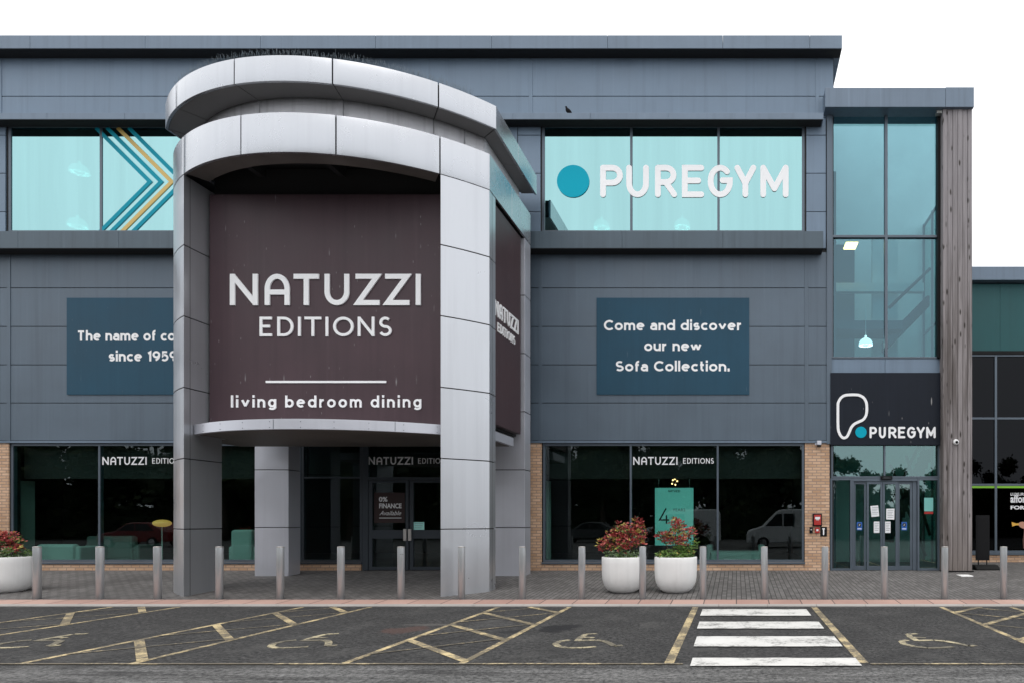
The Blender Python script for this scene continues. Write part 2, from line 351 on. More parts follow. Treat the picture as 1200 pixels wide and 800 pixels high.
# ------------------------------------------------------------------ mesh builder
class MB:
    def __init__(s): s.v = []; s.f = []; s.mi = []; s.sm = []; s.m = 0
    def face(s, pts, smooth=False):
        k = len(s.v); s.v += [tuple(p) for p in pts]; s.f.append(tuple(range(k, k+len(pts)))); s.mi.append(s.m); s.sm.append(smooth)
    def grid(s, rows, closed_u=False, smooth=True):
        k = len(s.v); nu = len(rows[0])
        for r in rows: s.v += [tuple(p) for p in r]
        for i in range(len(rows)-1):
            for j in range(nu if closed_u else nu-1):
                j2 = (j+1) % nu
                s.f.append((k+i*nu+j, k+i*nu+j2, k+(i+1)*nu+j2, k+(i+1)*nu+j)); s.mi.append(s.m); s.sm.append(smooth)
        return k
    def ngon_of(s, idx): s.f.append(tuple(idx)); s.mi.append(s.m); s.sm.append(False)
    def box(s, x0, x1, y0, y1, z0, z1):
        x0, x1 = sorted((x0, x1)); y0, y1 = sorted((y0, y1)); z0, z1 = sorted((z0, z1))
        k = len(s.v); s.v += [(x, y, z) for z in (z0, z1) for y in (y0, y1) for x in (x0, x1)]
        for q in ((0, 2, 3, 1), (4, 5, 7, 6), (0, 1, 5, 4), (2, 6, 7, 3), (0, 4, 6, 2), (1, 3, 7, 5)):
            s.f.append(tuple(k+i for i in q)); s.mi.append(s.m); s.sm.append(False)
    def prism(s, poly, z0, z1, smooth_sides=False, zf=None):
        """poly: plan outline (x, y), anticlockwise or not; zf(y) optional lower height"""
        n = len(poly); k = len(s.v)
        s.v += [(x, y, zf(y) if zf else z0) for x, y in poly] + [(x, y, z1) for x, y in poly]
        for i in range(n):
            j = (i+1) % n; s.f.append((k+i, k+j, k+n+j, k+n+i)); s.mi.append(s.m); s.sm.append(smooth_sides)
        s.ngon_of(range(k+n-1, k-1, -1)); s.ngon_of(range(k+n, k+2*n))
    def prism_y(s, poly, y0, y1, smooth_sides=False):
        """poly: front outline (x, z)"""
        n = len(poly); k = len(s.v)
        s.v += [(x, y0, z) for x, z in poly] + [(x, y1, z) for x, z in poly]
        for i in range(n):
            j = (i+1) % n; s.f.append((k+i, k+j, k+n+j, k+n+i)); s.mi.append(s.m); s.sm.append(smooth_sides)
        s.ngon_of(range(k, k+n)); s.ngon_of(range(k+2*n-1, k+n-1, -1))
    def prism_x(s, poly, x0, x1, smooth_sides=False):
        """poly: side outline (y, z)"""
        n = len(poly); k = len(s.v)
        s.v += [(x0, y, z) for y, z in poly] + [(x1, y, z) for y, z in poly]
        for i in range(n):
            j = (i+1) % n; s.f.append((k+i, k+j, k+n+j, k+n+i)); s.mi.append(s.m); s.sm.append(smooth_sides)
        s.ngon_of(range(k+n-1, k-1, -1)); s.ngon_of(range(k+n, k+2*n))
    def band(s, outer, inner, z0, z1, smooth=True):
        """closed strip wall between two open plan polylines of equal length"""
        rows = [[(x, y, z0) for x, y in outer], [(x, y, z1) for x, y in outer]]
        s.grid(rows, smooth=smooth)
        s.grid([[(x, y, z1) for x, y in outer], [(x, y, z1) for x, y in inner]], smooth=False)
        s.grid([[(x, y, z1) for x, y in inner], [(x, y, z0) for x, y in inner]], smooth=smooth)
        s.grid([[(x, y, z0) for x, y in inner], [(x, y, z0) for x, y in outer]], smooth=False)
        for i in (0, -1):
            o, n = outer[i], inner[i]; s.face([(*o, z0), (*n, z0), (*n, z1), (*o, z1)])
    def lathe(s, prof, cx, cy, n=40, cap0=False, cap1=False):
        rows = [[(cx+r*math.cos(2*math.pi*j/n), cy+r*math.sin(2*math.pi*j/n), z) for j in range(n)] for r, z in prof]
        k = s.grid(rows, closed_u=True)
        if cap0: s.ngon_of(range(k+n-1, k-1, -1))
        if cap1: kk = k+(len(prof)-1)*n; s.ngon_of(range(kk, kk+n))
    def tube(s, pts, rad, n=8):
        pts = [Vector(p) for p in pts]; rad = rad if isinstance(rad, (list, tuple)) else [rad]*len(pts); rows = []
        for i, p in enumerate(pts):
            t = (pts[min(i+1, len(pts)-1)]-pts[max(i-1, 0)]).normalized()
            a = t.orthogonal().normalized() if i == 0 else (a - t*a.dot(t)).normalized()
            b = t.cross(a)
            rows.append([p+rad[i]*(a*math.cos(2*math.pi*j/n)+b*math.sin(2*math.pi*j/n)) for j in range(n)])
        k = s.grid(rows, closed_u=True)
        s.ngon_of(range(k+n-1, k-1, -1)); kk = k+(len(pts)-1)*n; s.ngon_of(range(kk, kk+n))
    def ball(s, c, r, nu=16, nv=10, sc=(1, 1, 1)):
        rows = []
        for i in range(nv+1):
            t = math.pi*i/nv
            rows.append([(c[0]+sc[0]*r*max(math.sin(t), .002)*math.cos(2*math.pi*j/nu), c[1]+sc[1]*r*max(math.sin(t), .002)*math.sin(2*math.pi*j/nu), c[2]-sc[2]*r*math.cos(t)) for j in range(nu)])
        s.grid(rows, closed_u=True)

ROOT = {}
def _place(o, root_loc): ROOT[o.name] = root_loc
def obj(name, mb, mats, parent=None, bevel=0.0, loc=None):
    mats = mats if isinstance(mats, (list, tuple)) else [mats]
    if parent is not None: L = ROOT[parent.name]
    elif loc is not None: L = Vector(loc)
    else:
        xs, ys, zs = zip(*mb.v); L = Vector(((min(xs)+max(xs))/2, (min(ys)+max(ys))/2, min(zs)))
    me = bpy.data.meshes.new(name); me.from_pydata([(x-L[0], y-L[1], z-L[2]) for x, y, z in mb.v], [], mb.f)
    for m in mats: me.materials.append(m)
    me.polygons.foreach_set('material_index', mb.mi); me.polygons.foreach_set('use_smooth', mb.sm)
    bm = bmesh.new(); bm.from_mesh(me); bmesh.ops.remove_doubles(bm, verts=bm.verts, dist=1e-5)
    bmesh.ops.recalc_face_normals(bm, faces=bm.faces); bm.to_mesh(me); bm.free(); me.update()
    o = bpy.data.objects.new(name, me); C.objects.link(o)
    if parent is not None: o.parent = parent
    else: o.location = L
    ROOT[o.name] = L
    if bevel:
        b = o.modifiers.new('bevel', 'BEVEL'); b.width = bevel; b.segments = 2; b.limit_method = 'ANGLE'; b.angle_limit = R(40)
    return o
def tag(o, label=None, cat=None, group=None, kind=None):
    if label: o['label'] = label
    if cat: o['category'] = cat
    if group: o['group'] = group
    if kind: o['kind'] = kind
    return o
def thing(name, label, cat, loc, group=None):
    o = bpy.data.objects.new(name, None); C.objects.link(o); o.location = loc; o.empty_display_size = .2
    ROOT[o.name] = Vector(loc); return tag(o, label, cat, group)
def dup(root, loc, label=None, group=None, rotz=0):
    r = root.copy(); C.objects.link(r); r.location = loc; r.rotation_euler = (0, 0, rotz)
    if label: r['label'] = label
    if group: r['group'] = group
    for ch in list(root.children):
        c = ch.copy(); C.objects.link(c); c.parent = r
        for g in list(ch.children):
            d = g.copy(); C.objects.link(d); d.parent = c
    ROOT[r.name] = Vector(loc); return r

# ------------------------------------------------------------------ lettering drawn as strokes
def arc(cx, cy, rx, ry, a0, a1, n=12):
    return [(cx+rx*math.cos(R(a0+(a1-a0)*i/n)), cy+ry*math.sin(R(a0+(a1-a0)*i/n))) for i in range(n+1)]
GLYPH = {   # centre lines in a unit box, y up
 'P': [[(0, 0), (0, 1)], [(0, 1), (.55, 1)] + arc(.55, .72, .45, .28, 90, -90) + [(0, .44)]],
 'U': [[(0, 1), (0, .42)] + arc(.5, .42, .5, .42, 180, 360, 18) + [(1, 1)]],
 'R': [[(0, 0), (0, 1)], [(0, 1), (.5, 1)] + arc(.5, .73, .46, .27, 90, -90) + [(0, .46)], [(.48, .46), (1, 0)]],
 'E': [[(1, 1), (0, 1), (0, 0), (1, 0)], [(0, .52), (.82, .52)]],
 'G': [arc(.5, .52, .5, .48, 45, 180, 14) + arc(.5, .48, .5, .48, 180, 350, 16) + [(1, .53), (.62, .53)]],
 'Y': [[(0, 1), (.5, .42)], [(1, 1), (.5, .42)], [(.5, .42), (.5, 0)]],
 'M': [[(0, 0), (0, 1)], [(1, 0), (1, 1)], [(0, 1), (.5, .22)], [(1, 1), (.5, .22)]],
 'N': [[(0, 0), (0, 1)], [(1, 0), (1, 1)], [(.04, .99), (.96, .01)]],
 'A': [[(0, 0), (0, .52)] + arc(.5, .52, .5, .48, 180, 0, 18) + [(1, 0)], [(0, .40), (1, .40)]],
 'T': [[(0, 1), (1, 1)], [(.5, 1), (.5, 0)]],
 'Z': [[(0, 1), (1, 1), (0, 0), (1, 0)]],
 'I': [[(.5, 0), (.5, 1)]],
 'D': [[(0, 0), (0, 1), (.4, 1)] + arc(.4, .5, .6, .5, 90, -90, 14) + [(0, 0)]],
 'O': [arc(.5, .5, .5, .5, 90, 450, 28)],
 'S': [arc(.5, .75, .46, .25, 40, 180, 10) + arc(.5, .75, .48, .25, 180, 270, 6)[1:] + arc(.5, .25, .5, .25, 90, -90, 12)[1:] + arc(.5, .25, .5, .25, 270, 205, 6)[1:]],
}
def stroke(mb, pts, wd, P, t0, t1, rnd=False):
    """ribbon of width wd along pts (u, v); P(u, v, t) gives the world point at height t off the surface"""
    pts = [Vector(p) for p in pts]
    q = [pts[0]]
    for p in pts[1:]:
        if (p-q[-1]).length > 1e-6: q.append(p)
    pts = q; n = len(pts); closed = (pts[0]-pts[-1]).length < 1e-4
    lf, rt = [], []
    for i in range(n):
        if closed: a = pts[i]-pts[i-1 if i else n-2]; b = pts[(i+1) if i < n-1 else 1]-pts[i]
        else: a = pts[i]-pts[max(i-1, 0)]; b = pts[min(i+1, n-1)]-pts[i]
        if a.length < 1e-9: a = b
        if b.length < 1e-9: b = a
        a = a.normalized(); b = b.normalized()
        na = Vector((-a.y, a.x)); nb = Vector((-b.y, b.x)); m = na+nb
        if m.length < .2: m = na
        else: m = m.normalized(); m = m/max(m.dot(na), .42)
        lf.append(pts[i]+m*wd/2); rt.append(pts[i]-m*wd/2)
    for i in range(n-1):
        A, B, D, E = lf[i], lf[i+1], rt[i+1], rt[i]
        mb.face([P(*A, t1), P(*B, t1), P(*D, t1), P(*E, t1)])
        mb.face([P(*A, t0), P(*B, t0), P(*B, t1), P(*A, t1)]); mb.face([P(*E, t0), P(*D, t0), P(*D, t1), P(*E, t1)])
    if not closed:
        for i, sgn in ((0, -1), (n-1, 1)):
            if rnd:
                d = (pts[1]-pts[0]) if i == 0 else (pts[-1]-pts[-2]); d = d.normalized()*sgn; nn = (lf[i]-pts[i])
                fan = [pts[i]+nn*math.cos(math.pi*k/10)+d*nn.length*math.sin(math.pi*k/10) for k in range(11)]
                mb.face([P(*f_, t1) for f_ in fan])
                for k in range(10): mb.face([P(*fan[k], t0), P(*fan[k+1], t0), P(*fan[k+1], t1), P(*fan[k], t1)])
            else: mb.face([P(*lf[i], t0), P(*rt[i], t0), P(*rt[i], t1), P(*lf[i], t1)])
def glyph(mb, ch, u0, u1, vtop, vbot, wd, P, t0, t1, rnd=False):
    h = wd/2; s = 1 if vbot > vtop else -1
    a, b = u0+h, u1-h; top, bot = vtop+s*h, vbot-s*h
    if ch == 'I': a = b = (u0+u1)/2
    if not rnd and ch in 'NTIAUPRYM':   # butt ends reach the cap line
        pass
    for k, line in enumerate(GLYPH[ch]):
        pts = [(a+(b-a)*x, bot+(top-bot)*y) for x, y in line]
        if not rnd:      # extend free ends by half a stroke where they run vertically
            for e, f_ in ((0, 1), (-1, -2)):
                d = (pts[e][0]-pts[f_][0], pts[e][1]-pts[f_][1])
                if abs(d[0]) < 1e-6 and (len(line) > 2 or ch in 'ITPRNM') and not (ch == 'T' and e == 0) and not (ch in 'DO'):
                    pts[e] = (pts[e][0], pts[e][1]+math.copysign(h, d[1]))
                elif abs(d[1]) < 1e-6 and ch in 'TZE' and not (ch == 'E' and k == 1 and e == 0):
                    pts[e] = (pts[e][0]+math.copysign(h, d[0]), pts[e][1])
        stroke(mb, pts, wd, P, t0, t1+.0012*k, rnd)
# rounded-bowl bold sans for running words: (advance width, strokes) with cap height 1
XH = .665
def ell(cx, cy, rx, ry, a0, a1, n=20): return arc(cx, cy, rx, ry, a0, a1, n)
_O = ell(.31, XH/2, .31, XH/2, 90, 450, 28)
LOW = {
 'o': (.62, [_O]), 'd': (.62, [_O, [(.62, 0), (.62, 1.04)]]), 'b': (.62, [_O, [(0, 0), (0, 1.04)]]),
 'c': (.50, [ell(.31, XH/2, .31, XH/2, 48, 312)]), 'e': (.62, [[(.02, .36), (.62, .36)], ell(.31, XH/2, .31, XH/2, 0, 308)]),
 'n': (.54, [[(0, 0), (0, XH)], [(0, .2)]+ell(.27, XH-.29, .27, .29, 180, 0, 14)+[(.54, 0)]]),
 'h': (.54, [[(0, 0), (0, 1.04)], [(0, .2)]+ell(.27, XH-.29, .27, .29, 180, 0, 14)+[(.54, 0)]]),
 'm': (.94, [[(0, 0), (0, XH)], [(0, .2)]+ell(.235, XH-.27, .235, .27, 180, 0, 12)+[(.47, 0)], [(.47, .2)]+ell(.705, XH-.27, .235, .27, 180, 0, 12)+[(.94, 0)]]),
 'u': (.54, [[(.54, XH), (.54, 0)], [(0, XH)]+ell(.27, .29, .27, .29, 180, 360, 14)+[(.54, .4)]]),
 'r': (.27, [[(0, 0), (0, XH)], [(0, .2)]+ell(.31, XH-.30, .31, .30, 180, 90, 8)]),
 'a': (.52, [ell(.27, XH-.25, .25, .25, 150, 0, 12)+[(.52, 0)], [(.52, .41), (.24, .43)]+ell(.24, .215, .24, .215, 90, 270, 12)+[(.36, .02), (.52, .16)]]),
 's': (.46, [ell(.235, XH-.185, .215, .185, 35, 180, 9)+ell(.235, XH-.185, .215, .175, 180, 270, 5)[1:]+ell(.235, .185, .225, .19, 90, -90, 10)[1:]+ell(.235, .185, .235, .185, 270, 215, 5)[1:]]),
 'f': (.27, [ell(.30, .80, .21, .24, 80, 180, 8)+[(.09, 0)], [(-.05, .66), (.31, .66)]]),
 't': (.28, [[(.09, .95), (.09, .20)]+ell(.28, .20, .19, .20, 180, 275, 8), [(-.05, .66), (.32, .66)]]),
 'i': (.0, [[(0, 0), (0, XH)], [(0, 1.02), (0, 1.07)]]), 'l': (.0, [[(0, 0), (0, 1.06)]]),
 'v': (.62, [[(0, XH), (.31, .04)], [(.62, XH), (.31, .04)]]),
 'w': (.92, [[(0, XH), (.24, .04)], [(.24, .04), (.46, XH)], [(.46, XH), (.68, .04)], [(.92, XH), (.68, .04)]]),
 'g': (.58, [ell(.29, XH/2+.01, .29, XH/2-.01, 90, 450, 26), [(.58, XH), (.58, -.06)]+ell(.29, -.06, .29, .20, 0, -150, 12)]),
 'T': (.70, [[(0, 1), (.70, 1)], [(.35, 1), (.35, 0)]]), 'C': (.78, [ell(.46, .5, .46, .5, 45, 315, 24)]),
 'S': (.60, [ell(.30, .75, .28, .25, 40, 180, 10)+ell(.30, .75, .28, .25, 180, 270, 6)[1:]+ell(.30, .25, .30, .25, 90, -90, 12)[1:]+ell(.30, .25, .30, .25, 270, 210, 6)[1:]]),
 '1': (.26, [[(0, .84), (.24, 1), (.24, 0)]]),
 '9': (.62, [ell(.31, .69, .31, .31, 90, 450, 24), [(.62, .69)]+ell(.10, .62, .52, .62, 0, -75, 10)]),
 '5': (.58, [[(.54, 1), (.10, 1), (.06, .55)]+ell(.26, .33, .32, .33, 120, -140, 16)]),
 '.': (.0, [[(0, -.02), (0, .11)]]),
}
def sentence(mb, s, u0, u1, vbase, cap, P, t0, t1, wd=.20, gap=.335, space=.46, track=0.0):
    # lay out in cap units, then fit to the given width
    h = wd/2; x = h; items = []
    for ch in s:
        if ch == ' ': x += space+track; continue
        wdt, lines = LOW[ch]; items.append((x, lines)); x += wdt+gap+track
    total = x-gap-track+h; sx = (u1-u0)/total
    for i, (x, lines) in enumerate(items):
        for k, ln in enumerate(lines):
            pts = [(u0+(x+a)*sx, vbase-(wd/2+b*(1-wd))*cap) if False else (u0+(x+a)*sx, vbase-(h+b*(1-wd))*cap) for a, b in ln]
            out = []
            for e, f_ in ((0, 1), (-1, -2)):
                d = (pts[e][0]-pts[f_][0], pts[e][1]-pts[f_][1]); q = math.hypot(*d)
                if abs(d[0]) < 1e-6: out.append((e, (pts[e][0], pts[e][1]+math.copysign(h*cap*.98, d[1]))))
            if math.hypot(pts[0][0]-pts[-1][0], pts[0][1]-pts[-1][1]) > 1e-4:
                for e, p in out: pts[e] = p
            stroke(mb, pts, wd*cap, P, t0, t1+.0007*k+.0001*(i % 3))
NAT = [('N', 0, .1455), ('A', .181, .311), ('T', .333, .465), ('U', .494, .624), ('Z', .655, .783), ('Z', .812, .940), ('I', .971, 1)]
EDI = [('E', 0, .093), ('D', .134, .256), ('I', .293, .31), ('T', .34, .467), ('I', .50, .52), ('O', .557, .712), ('N', .744, .87), ('S', .905, 1)]
def word(mb, table, u0, u1, vtop, vbot, wd, P, t0, t1, rnd=False):
    for i, (ch, a, b) in enumerate(table):
        glyph(mb, ch, u0+(u1-u0)*a, u0+(u1-u0)*b, vtop, vbot, wd, P, t0, t1+.0003*i, rnd)
def front(d): return lambda u, v, t: (X(u, d), d-t, Z(v, d))

def text_obj(name, s, px0, px1, py_base, cap_px, d, m, parent, thick=.004, bold=0.0, spacing=1.0, shear=0.0, lift=0.004):
    """built-in font, converted to mesh, fitted to a width and a cap height on the plane at distance d"""
    cu = bpy.data.curves.new(name, 'FONT'); cu.body = s; cu.size = 1; cu.space_character = spacing; cu.offset = bold; cu.shear = shear
    cu.extrude = .02; cu.resolution_u = 4
    to = bpy.data.objects.new(name+'_src', cu); C.objects.link(to)
    dg = bpy.context.evaluated_depsgraph_get(); me = bpy.data.meshes.new_from_object(to.evaluated_get(dg))
    bpy.data.objects.remove(to); bpy.data.curves.remove(cu)
    xs = [v.co.x for v in me.vertices]; x0, x1 = min(xs), max(xs)
    CAP = .729 + 2*bold
    sx = (X(px1, d)-X(px0, d))/(x1-x0); sz = cap_px*d/F/CAP
    L = ROOT[parent.name] if parent else Vector((X(px0, d), d, Z(py_base, d)))
    for v in me.vertices:
        x, y, z = v.co
        v.co = (X(px0, d)+(x-x0)*sx-L[0], d-lift-(thick if z > 0 else 0)-L[1], Z(py_base, d)+(y+bold)*sz-L[2])
    me.materials.clear(); me.materials.append(m); me.update()
    o = bpy.data.objects.new(name, me); C.objects.link(o)
    if parent: o.parent = parent
    else: o.location = L
    ROOT[o.name] = L; return o

# ================================================================== GROUND
mb = MB(); mb.face([(-300, -300, 0), (300, -300, 0), (300, 300, 0), (-300, 300, 0)])
tag(obj('road', mb, M['asphalt'], loc=(0, 0, 0)), kind='structure')
mb = MB()
mb.prism_x([(13.02, -.2), (13.02, pav_z(13.02)), (DW, BASE), (90, BASE), (90, -.2)], -90, 90)
tag(obj('pavement', mb, M['paving'], loc=(0, 13, 0)), kind='structure')
mb = MB(); mb.prism_x([(12.53, -.2), (12.53, pav_z(12.53)+.002), (13.018, pav_z(13.02)+.002), (13.018, -.2)], -90, 90)
tag(obj('kerb_paving', mb, M['kerb_pink'], loc=(0, 12.8, 0)), kind='structure')
mb = MB()
x = -90.0
while x < 90:
    mb.prism_x([(KERB, -.2), (KERB, .018), (KERB+.014, .033), (12.527, pav_z(12.53)+.003), (12.527, -.2)], x+.004, x+.911); x += .915
tag(obj('kerb', mb, M['kerb_grey'], loc=(0, 12.5, 0)), kind='structure')

# painted markings
def strip(mb, a, b, wd, z=.004):
    a, b = Vector(a), Vector(b); d = (b-a).normalized(); nn = Vector((-d.y, d.x))*wd/2
    k = max(1, int((b-a).length/.6)); pts = [a+(b-a)*i/k for i in range(k+1)]
    for p, q in zip(pts, pts[1:]): mb.face([(*(p+nn), z), (*(q+nn), z), (*(q-nn), z), (*(p-nn), z)])
Y0, Y1 = 7.5, 12.36
lines, worn = MB(), MB()
for hx0, hx1, flip in ((-4.42, -3.1, 1), (-8.05, -6.8, 1), (-11.6, -10.35, 1), (-15.2, -13.95, 1), (3.8, 5.1, -1), (7.5, 8.8, -1)):
    strip(lines, (hx0, Y0), (hx0, Y1), .085); strip(lines, (hx1, Y0), (hx1, Y1), .085)
    for y in (7.62, 8.94, 10.25, 11.6):
        a, b = ((hx0, y+1.35), (hx1, y)) if flip > 0 else ((hx0, y), (hx1, y+1.35))
        if max(a[1], b[1]) > Y1:      # cut off at the kerb
            (lo, hi) = (b, a) if a[1] > b[1] else (a, b); t = (Y1-lo[1])/(hi[1]-lo[1]); a, b = lo, (lo[0]+(hi[0]-lo[0])*t, Y1)
        strip(lines, a, b, .105, .0065)
    for y in (8.0, 9.25, 10.5, 11.6):
        a, b = ((hx0, y), (hx1, y+1.1)) if flip > 0 else ((hx0, y+1.1), (hx1, y))
        if max(a[1], b[1]) > Y1:
            (lo, hi) = (b, a) if a[1] > b[1] else (a, b); t = (Y1-lo[1])/(hi[1]-lo[1]); a, b = lo, (lo[0]+(hi[0]-lo[0])*t, Y1)
        strip(worn, a, b, .045, .009)
for x in (-.76, 1.44): strip(lines, (x, 7.52), (x, Y1), .11)
strip(worn, (-30, 7.45), (-.6, 7.45), .06, .0115); strip(worn, (1.5, 7.45), (30, 7.45), .06, .0115)
tag(obj('bay_line_markings', lines, M['yellow'], loc=(0, 10, .004)), kind='structure')
tag(obj('worn_bay_line_markings', worn, M['yellow_worn'], loc=(0, 10, .004)), kind='structure')
mb = MB()
for (xa, xb), (ya, yb) in zip(((-.61, 1.26), (-.585, 1.30), (-.545, 1.35), (-.51, 1.385)), ((12.0, 11.18), (10.52, 9.85), (9.19, 8.46), (7.75, 7.33))):
    n = 14
    top = [(xa+(xb-xa)*i/n, ya+random.uniform(-.012, .012)) for i in range(n+1)]; bot = [(xa+(xb-xa)*i/n, yb+random.uniform(-.012, .012)) for i in range(n+1)]
    mb.grid([[(*p, .0145) for p in top], [(*p, .0145) for p in bot]], smooth=False)
tag(obj('zebra_crossing', mb, M['white_paint'], loc=(.35, 9.7, .01)), kind='structure')
SYM = [[(670, 598), (625, 604), (602, 616), (618, 628), (660, 635), (730, 634), (795, 629)],
       [(800, 568), (748, 571), (722, 585), (706, 602)], [(708, 601), (790, 599), (830, 603), (856, 613), (880, 626), (918, 623)], [(735, 586), (785, 588)]]
base_sym = [[road_pt(500+a/4, 600+b/4) for a, b in ln] for ln in SYM]
for off in (0, -3.68, -7.25, 4.55):
    mb = MB()
    for i, ln in enumerate(base_sym):
        for a, b in zip(ln, ln[1:]):
            stroke(mb, [(a[0]+off, a[1]), (b[0]+off, b[1])], .085, lambda u, v, t: (u, v, t), .0035+.0001*i, .0045+.0008*i, False)
    tag(obj('wheelchair_symbol', mb, M['symbol_paint'], loc=(-1.95+off, 9, .004)), kind='structure')

# ================================================================== MAIN BUILDING
bld = thing('retail_building', 'wide slate grey retail shed with flat roof, brick base and mint upper windows', 'building', (-6, DW+8, BASE))
XL, XR = -27.0, 2.54
TOP = Z(57, 17.02)
def panel_rows(mb, x0, x1, ys, d=DW, th=.03, g=.016):
    for ya, yb in zip(ys, ys[1:]):
        mb.box(x0+g/2, x1-g/2, d-th, d, wz(yb)+g/2, wz(ya)-g/2)
# solid core walls behind the cladding (leaving the shop front and upper windows open)
core = MB()
WIN_U = [(wx(9), wx(318)), (wx(635), wx(943))]
WU0, WU1 = wz(273), wz(146)
SF0, SF1 = wz(658), wz(519)
def wall_with_holes(mb, x0, x1, z0, z1, holes, y0, y1):
    xs = sorted({x0, x1, *[h[0] for h in holes], *[h[1] for h in holes]}); zs = sorted({z0, z1, *[h[2] for h in holes], *[h[3] for h in holes]})
    for a, b in zip(xs, xs[1:]):
        for c, d in zip(zs, zs[1:]):
            if not any(h[0] <= a and b <= h[1] and h[2] <= c and d <= h[3] for h in holes): mb.box(a, b, y0, y1, c, d)
SHOP = [(wx(12), wx(352)), (wx(352), wx(424)), (wx(424), wx(535)), (wx(535), wx(622)), (wx(635), wx(943))]
holes = [(a, b, WU0, WU1) for a, b in WIN_U] + [(wx(12), wx(622), SF0 if False else BASE-.3, SF1), (wx(635), wx(943), BASE-.3, SF1)]
wall_with_holes(core, XL, XR, BASE-.3, TOP+.2, holes, DW+.002, DW+.25)
fl_ = MB(); fl_.box(XR-.25, XR-.002, DW+.252, DW+15.99, BASE-.3, TOP+.2); obj('flank_wall', fl_, M['clad'], bld)     # right flank
core.box(XL, XR, DW+16, DW+16.25, BASE-.3, TOP+.2)
core.box(XL, XL+.25, DW+.252, DW+15.998, BASE-.3, TOP+.2)
core.box(XL+.252, XR-.252, DW+.252, DW+15.998, TOP-.3, TOP-.05)   # roof
obj('wall', core, M['gap'], bld)
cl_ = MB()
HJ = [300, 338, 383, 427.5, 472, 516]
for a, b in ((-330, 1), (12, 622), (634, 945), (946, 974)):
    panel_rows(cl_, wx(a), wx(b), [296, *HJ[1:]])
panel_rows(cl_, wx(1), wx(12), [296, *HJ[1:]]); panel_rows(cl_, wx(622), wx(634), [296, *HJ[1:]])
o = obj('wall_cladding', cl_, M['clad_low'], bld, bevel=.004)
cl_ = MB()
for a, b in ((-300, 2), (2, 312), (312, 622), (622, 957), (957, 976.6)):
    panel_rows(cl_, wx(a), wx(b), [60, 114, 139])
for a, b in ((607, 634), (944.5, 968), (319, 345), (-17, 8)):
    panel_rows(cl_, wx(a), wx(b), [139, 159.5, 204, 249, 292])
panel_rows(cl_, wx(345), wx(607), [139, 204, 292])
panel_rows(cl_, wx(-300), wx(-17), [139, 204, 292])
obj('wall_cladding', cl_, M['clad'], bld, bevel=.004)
for q, wd_, a, b in ((12, 4, 297, 516), (633.5, 4.4, 297, 516), (945, 4.4, 297, 516), (2, 3.4, 71, 138), (312, 3.4, 71, 138), (622.5, 4, 71, 138), (957.5, 4, 71, 138)):
    mb = MB(); mb.box(wx(q-wd_/2), wx(q+wd_/2), DW-.042, DW-.0305, wz(b), wz(a))
    obj('joint_cover', mb, M['clad_low'] if a > 200 else M['clad'], bld, bevel=.003)
mb = MB()      # bottom flashing of the cladding
mb.box(XL, wx(972), DW-.06, DW, wz(518.7), wz(516.2))
obj('cladding_flashing', mb, M['trim'], bld)
# coping
mb = MB(); d = 17.02
xc1 = X(987, d); cuts = [XL] + [X(q, d) for q in (-270, -135, 35, 170, 305, 440, 576, 712, 847, 949)] + [xc1]
for a, b in zip(cuts, cuts[1:]): mb.box(a+.003, b-.003, d, DW+.3, Z(57, d), Z(41.5, d))
mb.box(XR-.3, xc1-.003, DW+.303, DW+16.3, Z(57, d), Z(41.5, d))
obj('parapet_coping', mb, M['trim'], bld, bevel=.006)
# ledges under and over the upper windows
for nm, d, a, b, py0, py1, cut in (('window_ledge', 16.98, XL, X(965, 16.98), 291, 271, 118), ('head_ledge', 17.05, XL, X(963.7, 17.05), 140, 132.6, 91)):
    mb = MB(); q = 965
    while X(q, d) > XL:
        mb.box(max(X(q-cut, d), XL)+.0015, X(q, d)-.0015, d, DW-.031, Z(py0, d), Z(py1, d)); q -= cut
    obj(nm, mb, M['ledge'] if nm == 'window_ledge' else M['trim'], bld, bevel=.005)
mb = MB()
mb.box(XL, X(964.7, 16.98), 16.985, DW-.035, Z(291, 16.98)-.012, Z(291, 16.98)-.001); mb.box(XL, X(963.4, 17.05), 17.055, DW-.035, Z(140, 17.05)-.012, Z(140, 17.05)-.001)
obj('ledge_shade_plate', mb, M['gap'], bld)  # black plates paint the deep shade on the undersides of both ledges
mb = MB(); mb.box(XL, xc1-.01, 17.03, DW-.035, Z(57, 17.02)-.012, Z(57, 17.02)-.001); obj('coping_shade_plate', mb, M['gap'], bld)  # black plate, shade under the coping put in as colour
# brick base and piers
for a, b in ((-330, 11.5), (943, 972), (622, 635)):
    mb = MB(); mb.box(wx(a), wx(b), DW-.03, DW+.2, BASE-.1, wz(519)); obj('brick_pier', mb, M['brick'], bld, bevel=.004)
for a, b in ((11.5, 423.5), (635, 943), (537, 622)):
    mb = MB(); mb.box(wx(a)+.003, wx(b)-.003, DW-.02, DW+.18, BASE-.1, wz(658)); obj('brick_plinth', mb, M['brick'], bld, bevel=.004)

